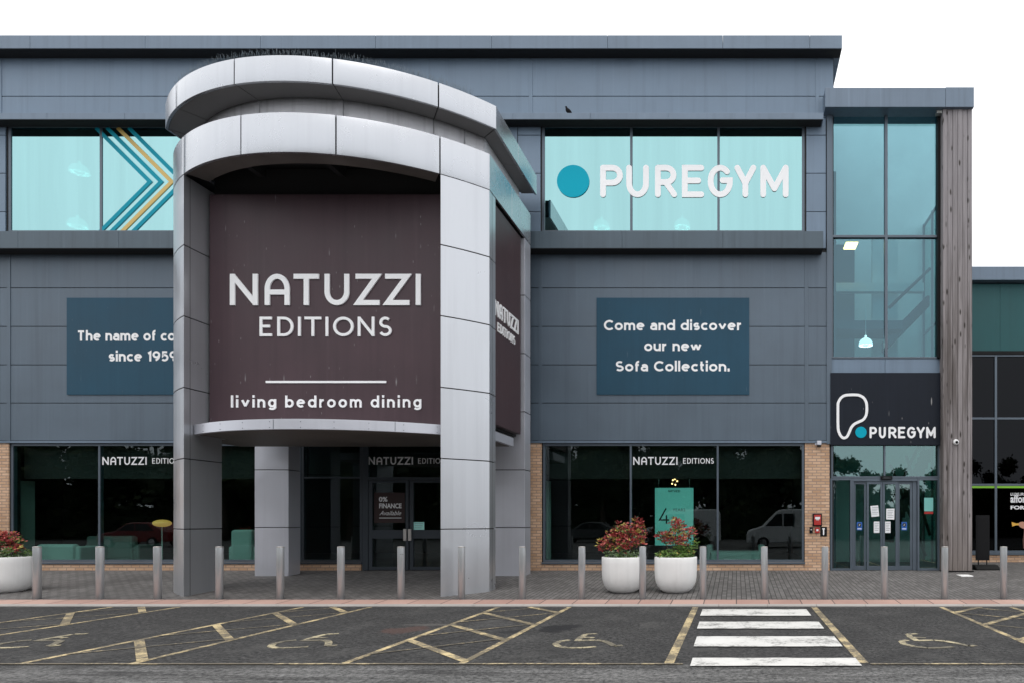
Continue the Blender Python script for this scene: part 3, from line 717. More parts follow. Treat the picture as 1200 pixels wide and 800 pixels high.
# windows: frame with a pane sheet as its child
def window(name, parent, x0, x1, z0, z1, mull, transoms, fm, gm, y=DW, fw=.05, fd=.12, proud=.05, label=None, sill=0.0, vfw=.032):
    f = MB(); ya, yb = y-proud, y+fd
    f.box(x0, x0+fw, ya, yb, z0, z1); f.box(x1-fw, x1, ya, yb, z0, z1)
    f.box(x0+fw, x1-fw, ya+.002, yb-.002, z1-fw, z1); f.box(x0+fw, x1-fw, ya+.002, yb-.002, z0, z0+fw)
    if sill: f.box(x0-.02, x1+.02, ya-.06, yb, z0-sill, z0-.001)
    for q in mull: f.box(q-vfw/2*1.6, q+vfw/2*1.6, ya+.004, yb-.004, z0+fw, z1-fw)
    for q in transoms: f.box(x0+fw, x1-fw, ya+.008, yb-.008, q-vfw*.7, q+vfw*.7)
    o = obj(name, f, fm, parent, bevel=.003)
    p = MB(); p.box(x0+fw*.5, x1-fw*.5, y+.030, y+.038, z0+fw*.5, z1-fw*.5)
    g = obj('pane', p, gm, o)
    if label: o['label'] = label
    return o
for (a, b), ms in zip(WIN_U, ((wx(117.5), wx(220)), (wx(739.7), wx(842)))):
    o = window('mint_window', bld, a, b, WU0, WU1, ms, [], M['frame'], M['film'], fw=.07, proud=-.01, vfw=.04)
# shop windows
w_left = window('shop_window', bld, wx(12), wx(352), SF0, SF1, [wx(115.5), wx(220), wx(300)], [], M['frame'], M['shop_glass'], fw=.06, proud=-.01, sill=.05)
w_mid = window('shop_window', bld, wx(353), wx(424), SF0, SF1, [], [wz(559)], M['frame_dark'], M['shop_glass'], fw=.06, proud=-.01, sill=.05)
w_rear = window('shop_window', bld, wx(536), wx(621), SF0, SF1, [], [wz(559)], M['frame_dark'], M['shop_glass'], fw=.06, proud=-.01, sill=.05)
w_right = window('shop_window', bld, wx(636), wx(942.5), SF0, SF1, [wx(739), wx(841)], [], M['frame'], M['shop_glass'], fw=.06, proud=-.01, sill=.05)
P = front(DW+.028)
for par, a, b, c, d_ in ((w_left, 120, 172, 178.5, 214.5), (w_right, 742, 794, 800.5, 836.5)):
    mb = MB(); word(mb, NAT, a, b, 534.8, 544, 1.45, P, 0, .003); word(mb, EDI, c, d_, 536.2, 542.6, .85, P, 0, .003)
    obj('lettering', mb, M['white_dim'], par)
# double entrance door with glazed head
door = MB(); y0, y1 = DW-.02, DW+.09
zd0, zd1 = BASE+.004, wz(519)
for a, b in ((425, 431.5), (527.5, 534)): door.box(wx(a), wx(b), y0, y1, zd0, zd1)
door.box(wx(431.5), wx(527.5), y0+.002, y1, wz(562), wz(558.5)); door.box(wx(431.5), wx(527.5), y0+.002, y1, zd1-.06, zd1)
dr = obj('entrance_door', door, M['frame_dark'], bld, bevel=.004)
mb = MB(); mb.box(wx(431.5), wx(527.5), DW+.03, DW+.038, wz(558.5), zd1-.06); obj('head_pane', mb, M['shop_glass'], dr)
mb = MB(); word(mb, NAT, 431.8, 484, 534.8, 543.8, 1.5, P, 0, .003); word(mb, EDI, 490, 526.5, 536.2, 542.6, .85, P, 0, .003)
obj('lettering', mb, M['white_dim'], dr)
for a, b in ((432, 478.8), (480.2, 527)):
    lf = MB(); xa, xb = wx(a), wx(b); t = wx(4.2)-wx(0)
    lf.box(xa, xa+t, y0+.012, y1-.02, zd0+.01, wz(562.2)); lf.box(xb-t*.8, xb, y0+.012, y1-.02, zd0+.01, wz(562.2))
    lf.box(xa+t, xb-t*.8, y0+.014, y1-.022, wz(565), wz(562.2)); lf.box(xa+t, xb-t*.8, y0+.014, y1-.022, wz(630.5), wz(620.5))
    lf.box(xa+t, xb-t*.8, y0+.014, y1-.022, zd0+.01, wz(663.5))
    l_ = obj('door_leaf', lf, M['frame_dark'], bld, bevel=.003)
    p = MB(); p.box(xa+t*.6, xb-t*.5, DW+.022, DW+.030, zd0+.05, wz(563)); obj('pane', p, M['shop_glass'], l_)
    h = MB(); hx = (wx(474), wx(477.6)) if a < 450 else (wx(479.6), wx(483))
    h.box(hx[0], hx[1], y0-.05, y0-.01, wz(633), wz(619.2)); h.box(hx[0]+.02, hx[1]-.02, y0-.01, y0+.02, wz(631), wz(629)); h.box(hx[0]+.02, hx[1]-.02, y0-.01, y0+.02, wz(623), wz(621))
    obj('door_handle', h, M['steel_cap'], l_, bevel=.006)
# back wall, floor, ceiling of the shop, and the rooms upstairs
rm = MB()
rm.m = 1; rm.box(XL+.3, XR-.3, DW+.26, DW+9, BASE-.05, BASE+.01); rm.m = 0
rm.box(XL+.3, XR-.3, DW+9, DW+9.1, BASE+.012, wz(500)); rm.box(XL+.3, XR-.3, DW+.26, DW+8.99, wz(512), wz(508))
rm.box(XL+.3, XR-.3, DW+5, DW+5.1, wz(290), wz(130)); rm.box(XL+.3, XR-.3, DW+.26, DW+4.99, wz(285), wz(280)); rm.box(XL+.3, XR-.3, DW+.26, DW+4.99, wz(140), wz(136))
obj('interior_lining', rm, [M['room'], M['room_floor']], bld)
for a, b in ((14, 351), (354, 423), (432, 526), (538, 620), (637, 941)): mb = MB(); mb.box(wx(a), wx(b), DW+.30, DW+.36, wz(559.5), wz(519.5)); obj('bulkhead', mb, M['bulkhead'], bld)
mb = MB()      # pale internal nibs seen edge-on through the glass
for q in (25, 641.5): mb.box(X(q, DW+.6)-.05, X(q, DW+.6), DW+.6, DW+.95, BASE+.012, wz(561))
obj('internal_wall', mb, M['taupe'], bld)

# ================================================================== ENTRANCE PORTICO
CX, CY = -8.51, 17.12
por = thing('entrance_portico', 'tall drum shaped silver entrance portico with curved canopy and four columns', 'portico', (CX, 14.5, pav_z(14.5)))
def pol(r, a): return (CX+r*math.sin(R(a)), CY-r*math.cos(R(a)))
def arcp(r, a0, a1, n=24): return [pol(r, a0+(a1-a0)*i/n) for i in range(n+1)]
def ring(r, amax, z0, z1, joints, rear, name, mt, gap=.024, t=.05, core_t=.10):
    """fascia of bent panels with open joints over a dark backing band"""
    mb = MB(); half = r*math.sin(R(amax)); g = math.degrees(gap/r)/2
    cuts = [-amax, *joints, amax]
    for a, b in zip(cuts, cuts[1:]):
        g0 = 0 if a == -amax else g; g1 = 0 if b == amax else g
        mb.band(arcp(r, a+g0, b-g1, 14), arcp(r-t, a+g0, b-g1, 14), z0, z1)
    yc = CY-r*math.cos(R(amax))
    for s in (-1, 1):
        xo = CX+s*half; n = max(1, round((rear-yc)/1.3)); ys = [yc+(rear-yc)*i/n for i in range(n+1)]
        for i, (a, b) in enumerate(zip(ys, ys[1:])):
            mb.box(xo-s*t, xo, a+(0.0005 if i == 0 else gap/2*.4), b-(gap/2*.4 if i < n-1 else 0), z0, z1)
    o = obj(name, mb, mt, por, bevel=.004)
    bk = MB(); rr = r-t-.004
    bk.band(arcp(rr, -amax+.8, amax-.8, 40), arcp(rr-core_t, -amax+.8, amax-.8, 40), z0+.055, z1-.012)
    for s in (-1, 1): bk.box(CX+s*(half-t-.004), CX+s*(half-t-core_t), yc+.12, rear-.01, z0+.055, z1-.012)
    obj('backing', bk, M['gap'], o)
    return o
LZ0, LZ1 = EYE+6.93, EYE+7.68
UZ0, UZ1 = EYE+8.19, EYE+8.67
ring(4.57, 46.7, LZ0, LZ1, [-34.2, -11.4, 11.4, 34.2], 16.76, 'fascia_ring', M['silver_ring'])
ring(4.69, 47.7, UZ0, UZ1, [-34.4, -11.6, 11.2, 33.6], 16.8, 'fascia_ring', M['silver_ring'])
# recessed drum between the rings
mb = MB(); g = .1
cuts = [-48, -34.4, -11.6, 11.2, 33.6, 42, 48]
for a, b in zip(cuts, cuts[1:]): mb.band(arcp(4.16, a+g, b-g, 12), arcp(4.10, a+g, b-g, 12), LZ1-.25, UZ0+.02)
for s in (-1, 1): mb.box(CX+s*3.09, CX+s*3.02, 14.36, 16.6, LZ1-.25, UZ0+.02)
dm = obj('drum_wall', mb, M['drum'], por)
mb = MB(); mb.band(arcp(4.09, -47, 47, 40), arcp(4.04, -47, 47, 40), LZ1-.24, UZ0+.01); obj('backing', mb, M['gap'], dm)
# soffit of the roof ring, in wedge panels, and roof deck
mb = MB()
cuts = [-47.6, -34.4, -11.6, 11.2, 33.6, 47.6]
for a, b in zip(cuts, cuts[1:]):
    mb.band(arcp(4.63, a+.12, b-.12, 12), arcp(4.17, a+.12, b-.12, 12), UZ0+.012, UZ0+.03, smooth=False)
for s in (-1, 1):
    xb = CX+s*(4.69*math.sin(R(47.7))-.055); p0, p1 = pol(4.17, s*47.75), pol(4.63, s*47.75)
    mb.prism([p0, p1, (xb, p1[1]+.02), (xb, 15.4), (CX+s*3.10, 15.4), (CX+s*3.10, p0[1]+.05)], UZ0+.012, UZ0+.03); mb.box(CX+s*3.10, xb, 15.412, 16.75, UZ0+.012, UZ0+.03)
obj('roof_soffit', mb, M['soffit'], por)
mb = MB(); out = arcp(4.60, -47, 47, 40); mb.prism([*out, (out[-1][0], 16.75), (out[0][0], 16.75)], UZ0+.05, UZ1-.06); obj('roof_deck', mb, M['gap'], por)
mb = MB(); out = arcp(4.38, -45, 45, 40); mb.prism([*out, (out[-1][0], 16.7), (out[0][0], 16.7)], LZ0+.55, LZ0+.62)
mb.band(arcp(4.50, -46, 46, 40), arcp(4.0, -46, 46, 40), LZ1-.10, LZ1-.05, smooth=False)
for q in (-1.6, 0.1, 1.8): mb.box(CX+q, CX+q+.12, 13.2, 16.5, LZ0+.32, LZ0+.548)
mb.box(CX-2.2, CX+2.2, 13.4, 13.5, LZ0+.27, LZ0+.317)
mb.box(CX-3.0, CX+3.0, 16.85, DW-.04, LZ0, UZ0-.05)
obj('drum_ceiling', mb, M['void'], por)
# soffit strip right under the lower ring
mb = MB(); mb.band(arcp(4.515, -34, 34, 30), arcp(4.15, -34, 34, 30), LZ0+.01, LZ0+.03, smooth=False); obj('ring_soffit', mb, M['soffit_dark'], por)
# columns of stacked silver panels
JZ = [6.93, 5.515, 4.09, 2.665, 1.24, -.18]
JZ = [EYE+q for q in JZ]
def column(poly, zs, mt, core_in, joint_line=None, smooth=False):
    mb = MB(); zs = sorted(zs)
    for a, b in zip(zs, zs[1:]):
        mb.prism(poly, a+.010, b-.010)
    mb.m = 1; cx = sum(p[0] for p in poly)/len(poly); cy = sum(p[1] for p in poly)/len(poly)
    mb.prism([(cx+(x-cx)*.94, cy+(y-cy)*.94) for x, y in poly], zs[0], zs[-1])
    if joint_line: mb.box(*joint_line)  # thin dark strip for a vertical panel joint
    return obj('column', mb, [mt, M['gap']], por, bevel=.004)
for s in (1, -1):
    out = [pol(4.565, s*a) for a in (34.35, 37.4, 40.5, 43.6, 46.65)]
    poly = [*out, (out[-1][0], 14.34), (out[0][0], 14.34)]
    sl = None
    if s < 0: xi = out[0][0]; sl = (xi-.01, xi+.002, 13.50, 13.512, pav_z(13.5), LZ0)
    else:
        xo = out[-1][0]; sl = (xo-.01, xo+.002, 14.14, 14.152, pav_z(14), LZ0)
    column(poly, [pav_z(13.2)-.05, *JZ], M['silver'], .02, sl)
for xa, xb in ((-11.84, -11.01), (-6.01, -5.20)):
    column([(xa, 16.36), (xb, 16.36), (xb, 16.8), (xa, 16.8)], [pav_z(16.3)-.03, *[q for q in JZ]], M['silver_matt'], .02)
# canopy over the doors
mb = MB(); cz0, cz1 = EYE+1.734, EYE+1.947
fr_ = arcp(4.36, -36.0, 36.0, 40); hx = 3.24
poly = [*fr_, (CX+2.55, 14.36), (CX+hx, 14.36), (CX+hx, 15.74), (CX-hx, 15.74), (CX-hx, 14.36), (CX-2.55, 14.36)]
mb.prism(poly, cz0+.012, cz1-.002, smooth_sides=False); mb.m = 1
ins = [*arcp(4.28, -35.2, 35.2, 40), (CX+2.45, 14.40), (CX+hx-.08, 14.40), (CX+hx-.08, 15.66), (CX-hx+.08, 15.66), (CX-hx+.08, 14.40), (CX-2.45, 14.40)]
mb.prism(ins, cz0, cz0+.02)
cano = obj('canopy', mb, [M['silver_matt'], M['soffit_dark']], por, bevel=.004)
mb = MB()
for a in range(-32, 33, 8):
    for dz in (.05, .16):
        x, y = pol(4.362, a+2); mb.ball((x, y, cz0+dz), .008, 8, 6)
for a in (-5.0, 24):
    x, y = pol(4.3625, a); mb.box(x-.003, x+.003, y-.003, y+.05, cz0+.02, cz1-.01)
obj('rivet', mb, M['frame'], cano)
# dark lining behind the signs and left flank panel
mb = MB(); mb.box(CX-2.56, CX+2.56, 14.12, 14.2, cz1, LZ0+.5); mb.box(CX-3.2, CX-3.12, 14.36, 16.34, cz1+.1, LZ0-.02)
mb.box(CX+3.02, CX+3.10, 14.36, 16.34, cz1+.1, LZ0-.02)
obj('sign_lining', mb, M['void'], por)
# bird spikes along the front of the roof ring: nobody could count them
mb = MB()
for i in range(760):
    a = -36+78*i/760+random.uniform(-.06, .06); dens = 1
    x, y = pol(4.66-random.uniform(0, .1), a); z = UZ1; h = random.uniform(.10, .17)
    dx, dy = random.uniform(-.05, .05), random.uniform(-.06, .05)
    mb.tube([(x, y, z-.005), (x+dx, y+dy, z+h)], .0016, 3)
tag(obj('bird_spikes', mb, M['ledge'], por), kind='stuff')

# ------------------------------------------------------------------ signs on the portico
d = 13.95
sg = thing('shop_sign', 'big plum furniture shop sign facing the car park between the two front columns', 'sign', (CX, d, Z(494, d)), None)
mb = MB(); mb.box(-11.045, -5.975, d, d+.12, EYE+1.96, Z(228, d)); obj('sign_panel', mb, M['purple'], sg, bevel=.006)
P = front(d-.001)
mb = MB()
for ch, a, b in (('N', 270.5, 303), ('A', 311.2, 340.2), ('T', 345, 374.5), ('U', 381.2, 410), ('Z', 417.5, 445.5), ('Z', 452, 480.5), ('I', 487.3, 494.2)):
    glyph(mb, ch, a, b, 321.7, 358.2, 5.8, P, 0, .03)
obj('brand_lettering', mb, M['white'], sg)
mb = MB(); word(mb, EDI, 305, 459.5, 371.8, 394.3, 3.1, P, 0, .025); obj('subtitle_lettering', mb, M['white'], sg)
mb = MB(); mb.box(X(312, d), X(453, d), d-.02, d-.001, Z(448.4, d), Z(445.9, d)); obj('rule', mb, M['white'], sg)
mb = MB(); sentence(mb, 'living bedroom dining', 271.5, 494, 477, 13.6, P, 0, .02, .17, .40, .50, .10); obj('tagline_lettering', mb, M['white'], sg)
ss = thing('shop_sign', 'narrow plum furniture shop sign on the right flank of the portico, seen edge-on', 'sign', (-5.25, 15.3, EYE+2.1), None)
mb = MB(); mb.box(-5.40, -5.25, 14.37, 16.2, EYE+2.09, EYE+6.86); obj('sign_panel', mb, M['purple_side'], ss, bevel=.006)
Ps = lambda u, v, t: (-5.249+t, u, v)
mb = MB(); word(mb, NAT, 14.42, 15.98, EYE+4.78, EYE+4.44, .058, Ps, 0, .02); obj('brand_lettering', mb, M['white'], ss)
mb = MB(); word(mb, EDI, 14.60, 15.74, EYE+4.33, EYE+4.13, .03, Ps, 0, .02); obj('subtitle_lettering', mb, M['white'], ss)

# ------------------------------------------------------------------ banners
d = DW-.055
for px0, px1, lines_, lab in ((78, 257, (('The name of comfort', 90.5, 246, 399.3), ('since 1959', 127.5, 207.5, 423)), 'petrol blue banner about the name since 1959, left of the portico'),
                              (699, 878, (('Come and discover', 707.8, 869, 387.2), ('our new', 755, 822, 411), ('Sofa Collection.', 721.5, 855, 434.6)), 'petrol blue banner announcing a new sofa collection, right of the portico')):
    bn = thing('wall_banner', lab, 'banner', (X((px0+px1)/2, d), d, Z(462, d)), 'blue banners on the grey cladding')
    mb = MB(); mb.box(X(px0, d), X(px1, d), d, d+.02, Z(462, d), Z(349, d)); obj('banner_sheet', mb, M['banner'], bn, bevel=.003)
    P = front(d-.001)
    for s, a, b, base in lines_:
        mb = MB(); sentence(mb, s, a, b, base, 12.0, P, 0, .003); obj('lettering', mb, M['white'], bn)

# ------------------------------------------------------------------ gym lettering on the mint window
d = DW+.03
gl_ = thing('gym_sign', 'white gym name in rounded raised letters across the mint window', 'sign', (X(813, d), d, Z(232, d)))
P = front(d)
for ch, a, b in (('P', 703.5, 730), ('U', 734, 760.5), ('R', 767.7, 793.5), ('E', 799.2, 825.2), ('G', 829.5, 858.7), ('Y', 860.7, 886.2), ('M', 891, 924)):
    mb = MB(); glyph(mb, ch, a, b, 194, 231.8, 6.7, P, .0, .022, True); obj('letter', mb, M['white'], gl_)
dk = MB(); r_ = 18.9*d/F; cx, cz = X(671.8, d), Z(213, d)
pts = [(cx+r_*math.cos(2*math.pi*i/48), cz+r_*math.sin(2*math.pi*i/48)) for i in range(48)]
dk.prism_y(pts, d-.024, d); tag(obj('disc_logo', dk, M['aqua']), 'large aqua disc beside the gym name on the mint window', 'logo disc')
# chevron logo on the left mint window
ch_ = thing('chevron_sign', 'nested aqua and gold chevron lines across the left mint window', 'sign', (X(165, DW-.05), DW-.05, Z(272, DW)))
P = front(DW+.029)
for i, (ax, m_) in enumerate(((176, 'aqua_line'), (189, 'aqua_line'), (201.5, 'gold'), (214.5, 'aqua_line'))):
    mb = MB(); stroke(mb, [(ax-63.3, 150.2), (ax, 213.5), (ax-58.5, 272)], 4.3, P, 0, .014); obj('chevron_line', mb, M[m_], ch_)

# ================================================================== GYM ENTRANCE TOWER
tw = thing('glazed_entrance_tower', 'tall blue glazed entrance tower with a weathered timber column on its right', 'building', (4.2, DW+.5, BASE))
tx0, tx1 = 2.46, X(1102, DW)
d = 17.01
mb = MB()
for a, b in ((967, 1108), (1108.3, 1141.5)): mb.box(X(a, d), X(b, d), d, DW+.35, Z(125.6, d), Z(103, d) if a < 1000 else Z(102.4, d))
obj('roof_fascia', mb, M['trim'], tw, bevel=.006)
mb = MB(); mb.box(X(968.5, DW), X(974.3, DW), DW-.07, DW+.1, wz(520), Z(127, DW)); obj('corner_trim', mb, M['clad_low'], tw, bevel=.004)
# main glazing
gz = window('tower_window', tw, X(974, DW), X(1101, DW), wz(420), Z(128.5, DW), [wx(1038.3)], [wz(277.5)], M['frame'], M['tower_glass'], fw=.04, proud=.04, vfw=.045)
mb = MB(); mb.box(X(974.3, DW), wx(1036.8), DW-.02, DW+.1, wz(438), wz(420.5)); mb.box(wx(1037.2), X(1101, DW), DW-.02, DW+.1, wz(438), wz(420.5))
obj('spandrel_panel', mb, M['clad'], tw, bevel=.003)
mb = MB(); mb.box(wx(1097.5), wx(1101), DW-.1, DW+.02, wz(420), Z(128, DW)); obj('edge_trim', mb, M['black'], tw)
tr_ = window('transom_window', tw, wx(974), wx(1101), wz(559.5), wz(519.5), [wx(1036.5)], [], M['frame'], M['transom_glass'], fw=.045, proud=.02, vfw=.03)
for a, b in ((973, 998.5), (1075, 1101)):
    window('side_light', tw, wx(a), wx(b), BASE+.005, wz(559.8), [], [], M['frame'], M['transom_glass'] if a > 1000 else M['shop_glass'], fw=.05, proud=.02)
# sliding door: four leaves and a head
mb = MB(); mb.box(wx(998.7), wx(1074.8), DW-.02, DW+.12, wz(563.2), wz(559.8)); mb.box(wx(1069.8), wx(1074.8), DW+.03, DW+.12, BASE+.005, wz(563.2))
mb.box(wx(998.7), wx(1000.4), DW-.02, DW+.12, BASE+.005, wz(563.2))
obj('door_head', mb, M['frame'], tw, bevel=.003)
for a, b in ((1000.5, 1015.5), (1015.8, 1034.2), (1034.5, 1052), (1052.3, 1069.5)):
    lf = MB(); t = .055; off = .0 if 1010 < a < 1050 else .045
    za, zb = BASE+.01, wz(563.5); ya, yb = DW+off, DW+off+.04
    lf.box(wx(a), wx(a)+t, ya, yb, za, zb); lf.box(wx(b)-t, wx(b), ya, yb, za, zb)
    lf.box(wx(a)+t, wx(b)-t, ya+.002, yb-.002, zb-.07, zb); lf.box(wx(a)+t, wx(b)-t, ya+.002, yb-.002, za, za+.11)
    l_ = obj('door_leaf', lf, M['frame'], tw, bevel=.003)
    p = MB(); p.box(wx(a)+t*.7, wx(b)-t*.7, ya+.016, ya+.022, za+.05, zb-.04); obj('pane', p, M['door_glass'], l_)
mb = MB(); sx = 5.86  # unseen glazed flank, added to let daylight into the tower interior
for yy_ in (DW+.66, DW+1.6, DW+2.6, DW+3.5): mb.box(sx, sx+.07, yy_, yy_+.06, BASE, 10.9)
for zz in (BASE, 4.0, 7.4, 10.8): mb.box(sx+.003, sx+.067, DW+.72, DW+3.5, zz, zz+.06)
sw = obj('added_side_window', mb, M['frame'], tw)
mb = MB(); mb.box(sx+.03, sx+.038, DW+.7, DW+3.55, BASE+.02, 10.85); obj('pane', mb, M['door_glass'], sw)
# interior: back wall, side walls, landing, stair
mb = MB(); mb.m = 0
mb.box(2.55, 6.42, DW+3.6, DW+3.7, BASE, 14.8)
mb.box(4.0, 4.75, DW+2.2, DW+2.3, Z(420, 19.6), Z(280, 19.6)); mb.m = 1
mb.box(2.56, 2.66, DW+.36, DW+3.58, BASE, 10.9)
mb.box(2.75, 3.55, DW+2.6, DW+3.58, Z(420, 20.2), Z(290, 20.2))
mb.m = 0; mb.box(2.67, 5.44, DW+1.9, DW+2.1, Z(343, 19.4), Z(333, 19.4))
mb.m = 1; mb.box(2.67, 4.6, DW+1.0, DW+2.0, Z(388, 18.6), Z(378, 18.6)); mb.box(2.67, 5.44, DW+.3, DW+3.5, wz(452), wz(438))
mb.box(2.67, 5.44, DW+.3, DW+3.5, BASE-.02, BASE+.01)
obj('interior_lining', mb, [M['pale_wall'], M['grey_wall']], tw)
mb = MB()
def flight(x0, z0, x1, z1, y, wdt, n=14):
    for i in range(n):
        xa = x0+(x1-x0)*i/n; xb = x0+(x1-x0)*(i+1)/n; za = z0+(z1-z0)*i/n
        mb.box(xa, xb, y, y+wdt, za-.2, za+(z1-z0)/n)
flight(4.25, Z(400, 19), 5.4, Z(352, 19), DW+1.2, .9); flight(4.3, 1.2, 5.4, 3.6, DW+1.1, .8)
for (xa, za, xb, zb, yy) in ((4.25, Z(375, 19)+.2, 5.4, Z(330, 19)+.2, DW+1.15), (4.3, 2.1, 5.4, 4.4, DW+1.05), (4.4, 3.2, 5.4, .6, DW+1.6), (4.7, 3.4, 5.35, 1.2, DW+1.0)):
    mb.tube([(xa, yy, za), (xb, yy, zb)], .045, 8)
obj('staircase', mb, M['frame_dark'], tw)
# timber column
mb = MB(); d = 17.1; xa, xb = X(1105, d), X(1139.5, d); x = xa
k = 0
while x < xb-.02:
    x2 = min(x+.128, xb); mb.box(x+.005, x2-.005, d+(.010 if k % 3 == 1 else .004 if k % 3 else .0), d+.05, pav_z(d)-.03, Z(126.2, d)); x = x2; k += 1
y = d+.051
while y < d+.62:
    for xs_ in (xa, xb-.05): mb.box(xs_, xs_+.05, y, y+.092, pav_z(d)-.03, Z(126.2, d))
    y += .098
mb.box(xa+.052, xb-.052, d+.052, d+.6, pav_z(d)-.03, Z(126.2, d))
obj('timber_column', mb, M['wood'], tw, bevel=.004)
mb = MB(); mb.box(xa-.01, xb+.03, d-.02, d+.64, pav_z(d)-.04, pav_z(d)+.035); obj('column_base', mb, M['black'], tw)

# gym fascia sign over the door
d = DW-.10
gs = thing('gym_fascia_sign', 'dark navy gym sign with outlined logo above the sliding door', 'sign', (X(1038, d), d, Z(520.5, d)))
mb = MB(); mb.box(X(973.3, d), X(1102, d), d, d+.09, Z(520.8, d), Z(436.3, d)); obj('sign_panel', mb, M['navy'], gs, bevel=.004)
P = front(d-.001)
lg = [(175, 360), (176, 560), (190, 620), (212, 653), (236, 661), (262, 645), (282, 605), (300, 563), (330, 530), (370, 510), (408, 492), (432, 462), (444, 420), (445, 360), (436, 318), (412, 283), (376, 263), (340, 258), (285, 258), (235, 265), (200, 290), (180, 325), (175, 360)]
def crom(p, n=5):
    q = p[:-1]; N = len(q); out = []
    for i in range(N):
        a, b, c, e = [Vector(q[(i+j) % N]) for j in (-1, 0, 1, 2)]
        for k in range(n):
            t = k/n; out.append(.5*((2*b)+(c-a)*t+(2*a-5*b+4*c-e)*t*t+(3*b-a-3*c+e)*t**3))
    out.append(out[0]); return [(v.x, v.y) for v in out]
mb = MB(); stroke(mb, [(960+a/8, 430+b/8) for a, b in crom(lg)], 3.1, P, 0, .02); obj('outline_logo', mb, M['white'], gs)
r_ = 6.6*d/F; cx, cz = X(1008.8, d), Z(506, d); mb = MB()
mb.prism_y([(cx+r_*math.cos(2*math.pi*i/40), cz+r_*math.sin(2*math.pi*i/40)) for i in range(40)], d-.02, d-.001); obj('logo_disc', mb, M['aqua'], gs)
mb = MB()
for ch, a, b in (('P', 1018.9, 1027.5), ('U', 1029.8, 1038), ('R', 1041, 1050.5), ('E', 1052.3, 1060.8), ('G', 1062.8, 1073), ('Y', 1074, 1083.6), ('M', 1085.2, 1096.3)):
    glyph(mb, ch, a, b, 499.6, 512.9, 2.5, P, 0, .018, True)
obj('lettering', mb, M['white'], gs)

# ================================================================== NEIGHBOURING BUILDING
DN = 20.8
def nx(px): return X(px, DN)
def nz(py): return Z(py, DN)
nb = thing('neighbouring_shop', 'lower black glazed shop with a dark teal band, set back on the far right', 'building', (nx(1300), DN+4, BASE))
nx0, nx1 = nx(1100), nx(1560)
mb = MB()
mb.box(nx0, nx1, DN+.2, DN+10, BASE-.2, BASE); mb.box(nx0, nx1, DN+9.8, DN+10, BASE+.001, nz(316)); mb.box(nx1-.2, nx1, DN+.2, DN+9.79, BASE+.001, nz(316)); mb.box(nx0, nx1-.21, DN+.2, DN+9.79, nz(330), nz(318))
mb.box(nx0, nx1-.22, DN+3.5, DN+3.6, BASE+.002, nz(416))
obj('wall', mb, M['void'], nb)
mb = MB(); mb.box(nx0, nx1, DN-.25, DN+.5, nz(331.5), nz(316)); obj('roof_fascia', mb, M['trim'], nb, bevel=.006)
mb = MB(); q = 1100
while q < 1550: mb.box(nx(q)+.003, nx(q+72)-.003, DN, DN+.15, nz(411), nz(333)); q += 72
obj('teal_band', mb, M['teal_panel'], nb)
mb = MB(); mb.box(nx0, nx1, DN-.03, DN+.15, nz(415.2), nz(411.2)); obj('band_flashing', mb, M['black'], nb)
ms = [nx(1167.2+66*i) for i in range(-1, 6)]
nw = window('shop_front', nb, nx0, nx1, nz(646.5), nz(415.4), ms, [nz(489.7), nz(567.3)], M['frame'], M['black_glass'], y=DN+.02, fw=.05, proud=.02, sill=.08, vfw=.045)
mb = MB()
for a, b in zip([nx0, *ms], [*ms, nx1]): mb.box(a+.04, b-.04, DN+.012, DN+.034, nz(571.2), nz(568.8))
obj('lime_strip', mb, M['lime'], nw)
mb = MB(); mb.box(nx0, nx1, DN-.01, DN+.19, BASE-.1, nz(649.8)); obj('brick_plinth', mb, M['brick'], nb, bevel=.004)
# printed window poster, cut by the edge of the picture
d = DN+.035
ps = thing('window_poster', 'window poster with white offer words and a hand holding a yellow cup, far right', 'poster', (X(1198, d), d, Z(640, d)))
text_obj('small_lettering', 'LUXURY', 1184.2, 1203, 580, 3.4, d, M['white_dim'], ps, thick=.001, bold=.02)
text_obj('headline_lettering', 'affor', 1184, 1202, 588.3, 9.6, d, M['white_dim'], ps, thick=.001, bold=.03)
text_obj('headline_lettering', 'FOR', 1184.2, 1201, 596.2, 4.6, d, M['white_dim'], ps, thick=.001, bold=.04)
P = front(d)
mb = MB(); mb.face([P(1185.5, 611, .004), P(1191, 612.6, .004), P(1194.5, 612.2, .004), P(1194.5, 615, .004), P(1191, 614.8, .004), P(1186, 616.3, .004)]); obj('printed_cup', mb, M['yellow_card'], ps)
mb = MB(); mb.face([P(u, v, .006) for u, v in ((1193.6, 613), (1195, 611.2), (1198, 610.6), (1202, 611.5), (1206, 615), (1205, 622), (1200, 619), (1196, 617.5), (1194, 615.5))]); obj('printed_hand', mb, M['skin'], ps)
mb = MB(); mb.face([P(u, v, .005) for u, v in ((1200, 620), (1205, 621), (1208, 642), (1199, 642), (1198.5, 632))]); obj('printed_sleeve', mb, M['sleeve'], ps)

